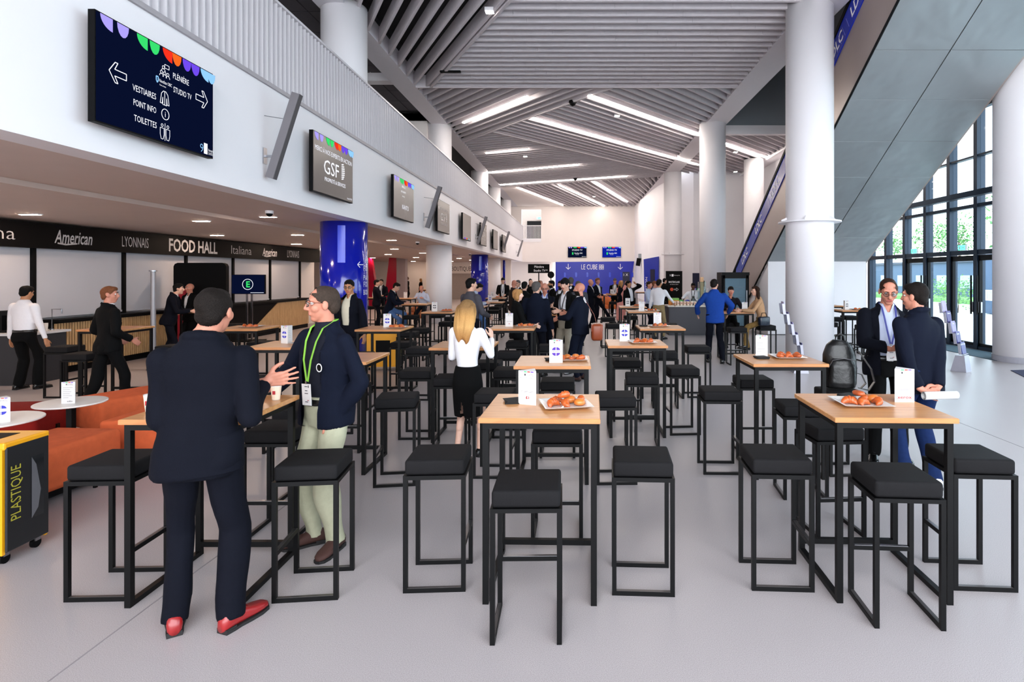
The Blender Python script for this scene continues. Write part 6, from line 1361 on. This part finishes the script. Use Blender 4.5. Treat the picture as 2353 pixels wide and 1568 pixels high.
# black backpack on a stool
LTH = mat('black_leather', '0B0B0C', .32, var=.2, scale=10, bump=.35, bscale=22)
bk = thing('backpack', 'black leather backpack standing on a bar stool', 'backpack', (2.56, 5.72, .79), R(-8))
b = Prim(); b.loft([(.02, .135, .085, 0), (.06, .155, .10, 0), (.2, .158, .10, 0), (.34, .148, .092, .0), (.43, .115, .07, .0), (.48, .06, .045, .0)], Matrix.Identity(4)); b.loft([(.03, .12, .05, -.085), (.08, .13, .06, -.09), (.24, .12, .05, -.09), (.30, .09, .03, -.085)], Matrix.Identity(4))
me = b.mesh(.009, 3); wobble(me, .004, 24, 3); me.materials.append(LTH); obj('body', me, bk)
MB().tube([(-.04, 0, .46), (-.035, 0, .52), (0, 0, .54), (.035, 0, .52), (.04, 0, .46)], .011, 8).build('top_handle', LTH, bk, smooth=True)
MB().tube([(-.13, -.10, .22), (-.1, -.135, .30), (0, -.14, .32), (.1, -.135, .30), (.13, -.10, .22)], .004).build('zip', CHROME, bk)
MB().strip([(.10, .05, .42), (.20, .06, .36), (.30, .03, .20), (.32, 0, .08), (.26, -.02, .0), (.17, 0, .02)], (0, 1, 0), .045, .006).build('strap', LTH, bk)
MB().strip([(.15, .05, .16), (.22, .05, .14), (.25, .03, .06), (.2, .02, .01)], (0, 1, 0), .035, .006).build('strap', LTH, bk)
# bags, chairs and odds in the background
hb = thing('handbag', 'dark blue handbag on the stool beside the woman in beige', 'bag', (4.08, 12.80, .80), R(20)); me = bevel_box(-.13, .13, -.06, .06, 0, .20, .03, 2).mesh('body', mat('blue_leather', '16202E', .2), True); obj('body', me, hb); MB().tube([(-.08, 0, .19), (-.05, 0, .28), (.05, 0, .28), (.08, 0, .19)], .008).build('handle', BLACK, hb)
hg = thing('hanging_bag', 'black bag hanging under a stool near the white column', 'bag', (px(948, 11.9), 11.6, .42)); me = bevel_box(-.10, .10, -.06, .06, 0, .22, .04, 2).mesh('body', LTH, True); obj('body', me, hg); MB().tube([(-.05, 0, .21), (0, 0, .29), (.05, 0, .21)], .008).build('strap', LTH, hg)
put_stool(px(948, 11.9), 11.6, 0, 'black bar stool with a black bag hanging beneath', 'black bar stools')
TANL = mat('tan_seat', 'A05A30', .5, var=.15)
def armchair(x, y, rz, label, m):
    t = thing('armchair', label, 'armchair', (x, y, 0), R(rz)); me = bevel_box(-.32, .32, -.30, .30, .22, .44, .05, 2).mesh('seat', m, True); obj('seat', me, t)
    b = MB(); n = 14; G = []
    for i in range(n+1):
        a = R(-20+220*i/n); c = Vector((.34*math.cos(a), .30*math.sin(a), 0)); hh = .62+.2*max(0, math.sin(a)); q = [c*.92, c*1.06]; G.append([q[0]+Vector((0, 0, .3)), q[1]+Vector((0, 0, .3)), q[1]+Vector((0, 0, hh)), q[0]+Vector((0, 0, hh))])
    b.add([p for g in G for p in g], [(i*4+k, i*4+(k+1) % 4, (i+1)*4+(k+1) % 4, (i+1)*4+k) for i in range(n) for k in range(4)]+[(3, 2, 1, 0), (n*4, n*4+1, n*4+2, n*4+3)]); b.build('backrest', m, t, smooth=True)
    for sx in (-1, 1):
        for sy in (-1, 1): MB().tube([(sx*.25, sy*.22, .24), (sx*.28, sy*.25, 0)], .014).build('leg', BLACKM, t)
armchair(px(960, 24), 25.0, 20, 'tan leather armchair behind the pale-shirted man', TANL); armchair(px(935, 22), 23.0, -60, 'tan leather armchair near the crimson fins', TANL); armchair(px(1405, 29), 29.5, 170, 'orange armchair before the blue portal', mat('orange_seat', 'C8642A', .5)); armchair(px(1395, 31), 32.5, 150, 'second orange armchair close to the blue portal', mat('orange_seat', 'C8642A', .5))
pc = thing('red_banner', 'narrow red standing banner before the black hoarding', 'banner', (px(420, 14.25), 14.23, 0)); bevel_box(-.11, .11, -.015, .015, .03, 1.56, .006, 1).build('panel', mat('red_fabric', 'A01428', .7), pc); MB().box(-.12, .12, -.07, .07, 0, .03).build('foot', BLACK, pc)
bpy.data.scenes.remove(TMP)
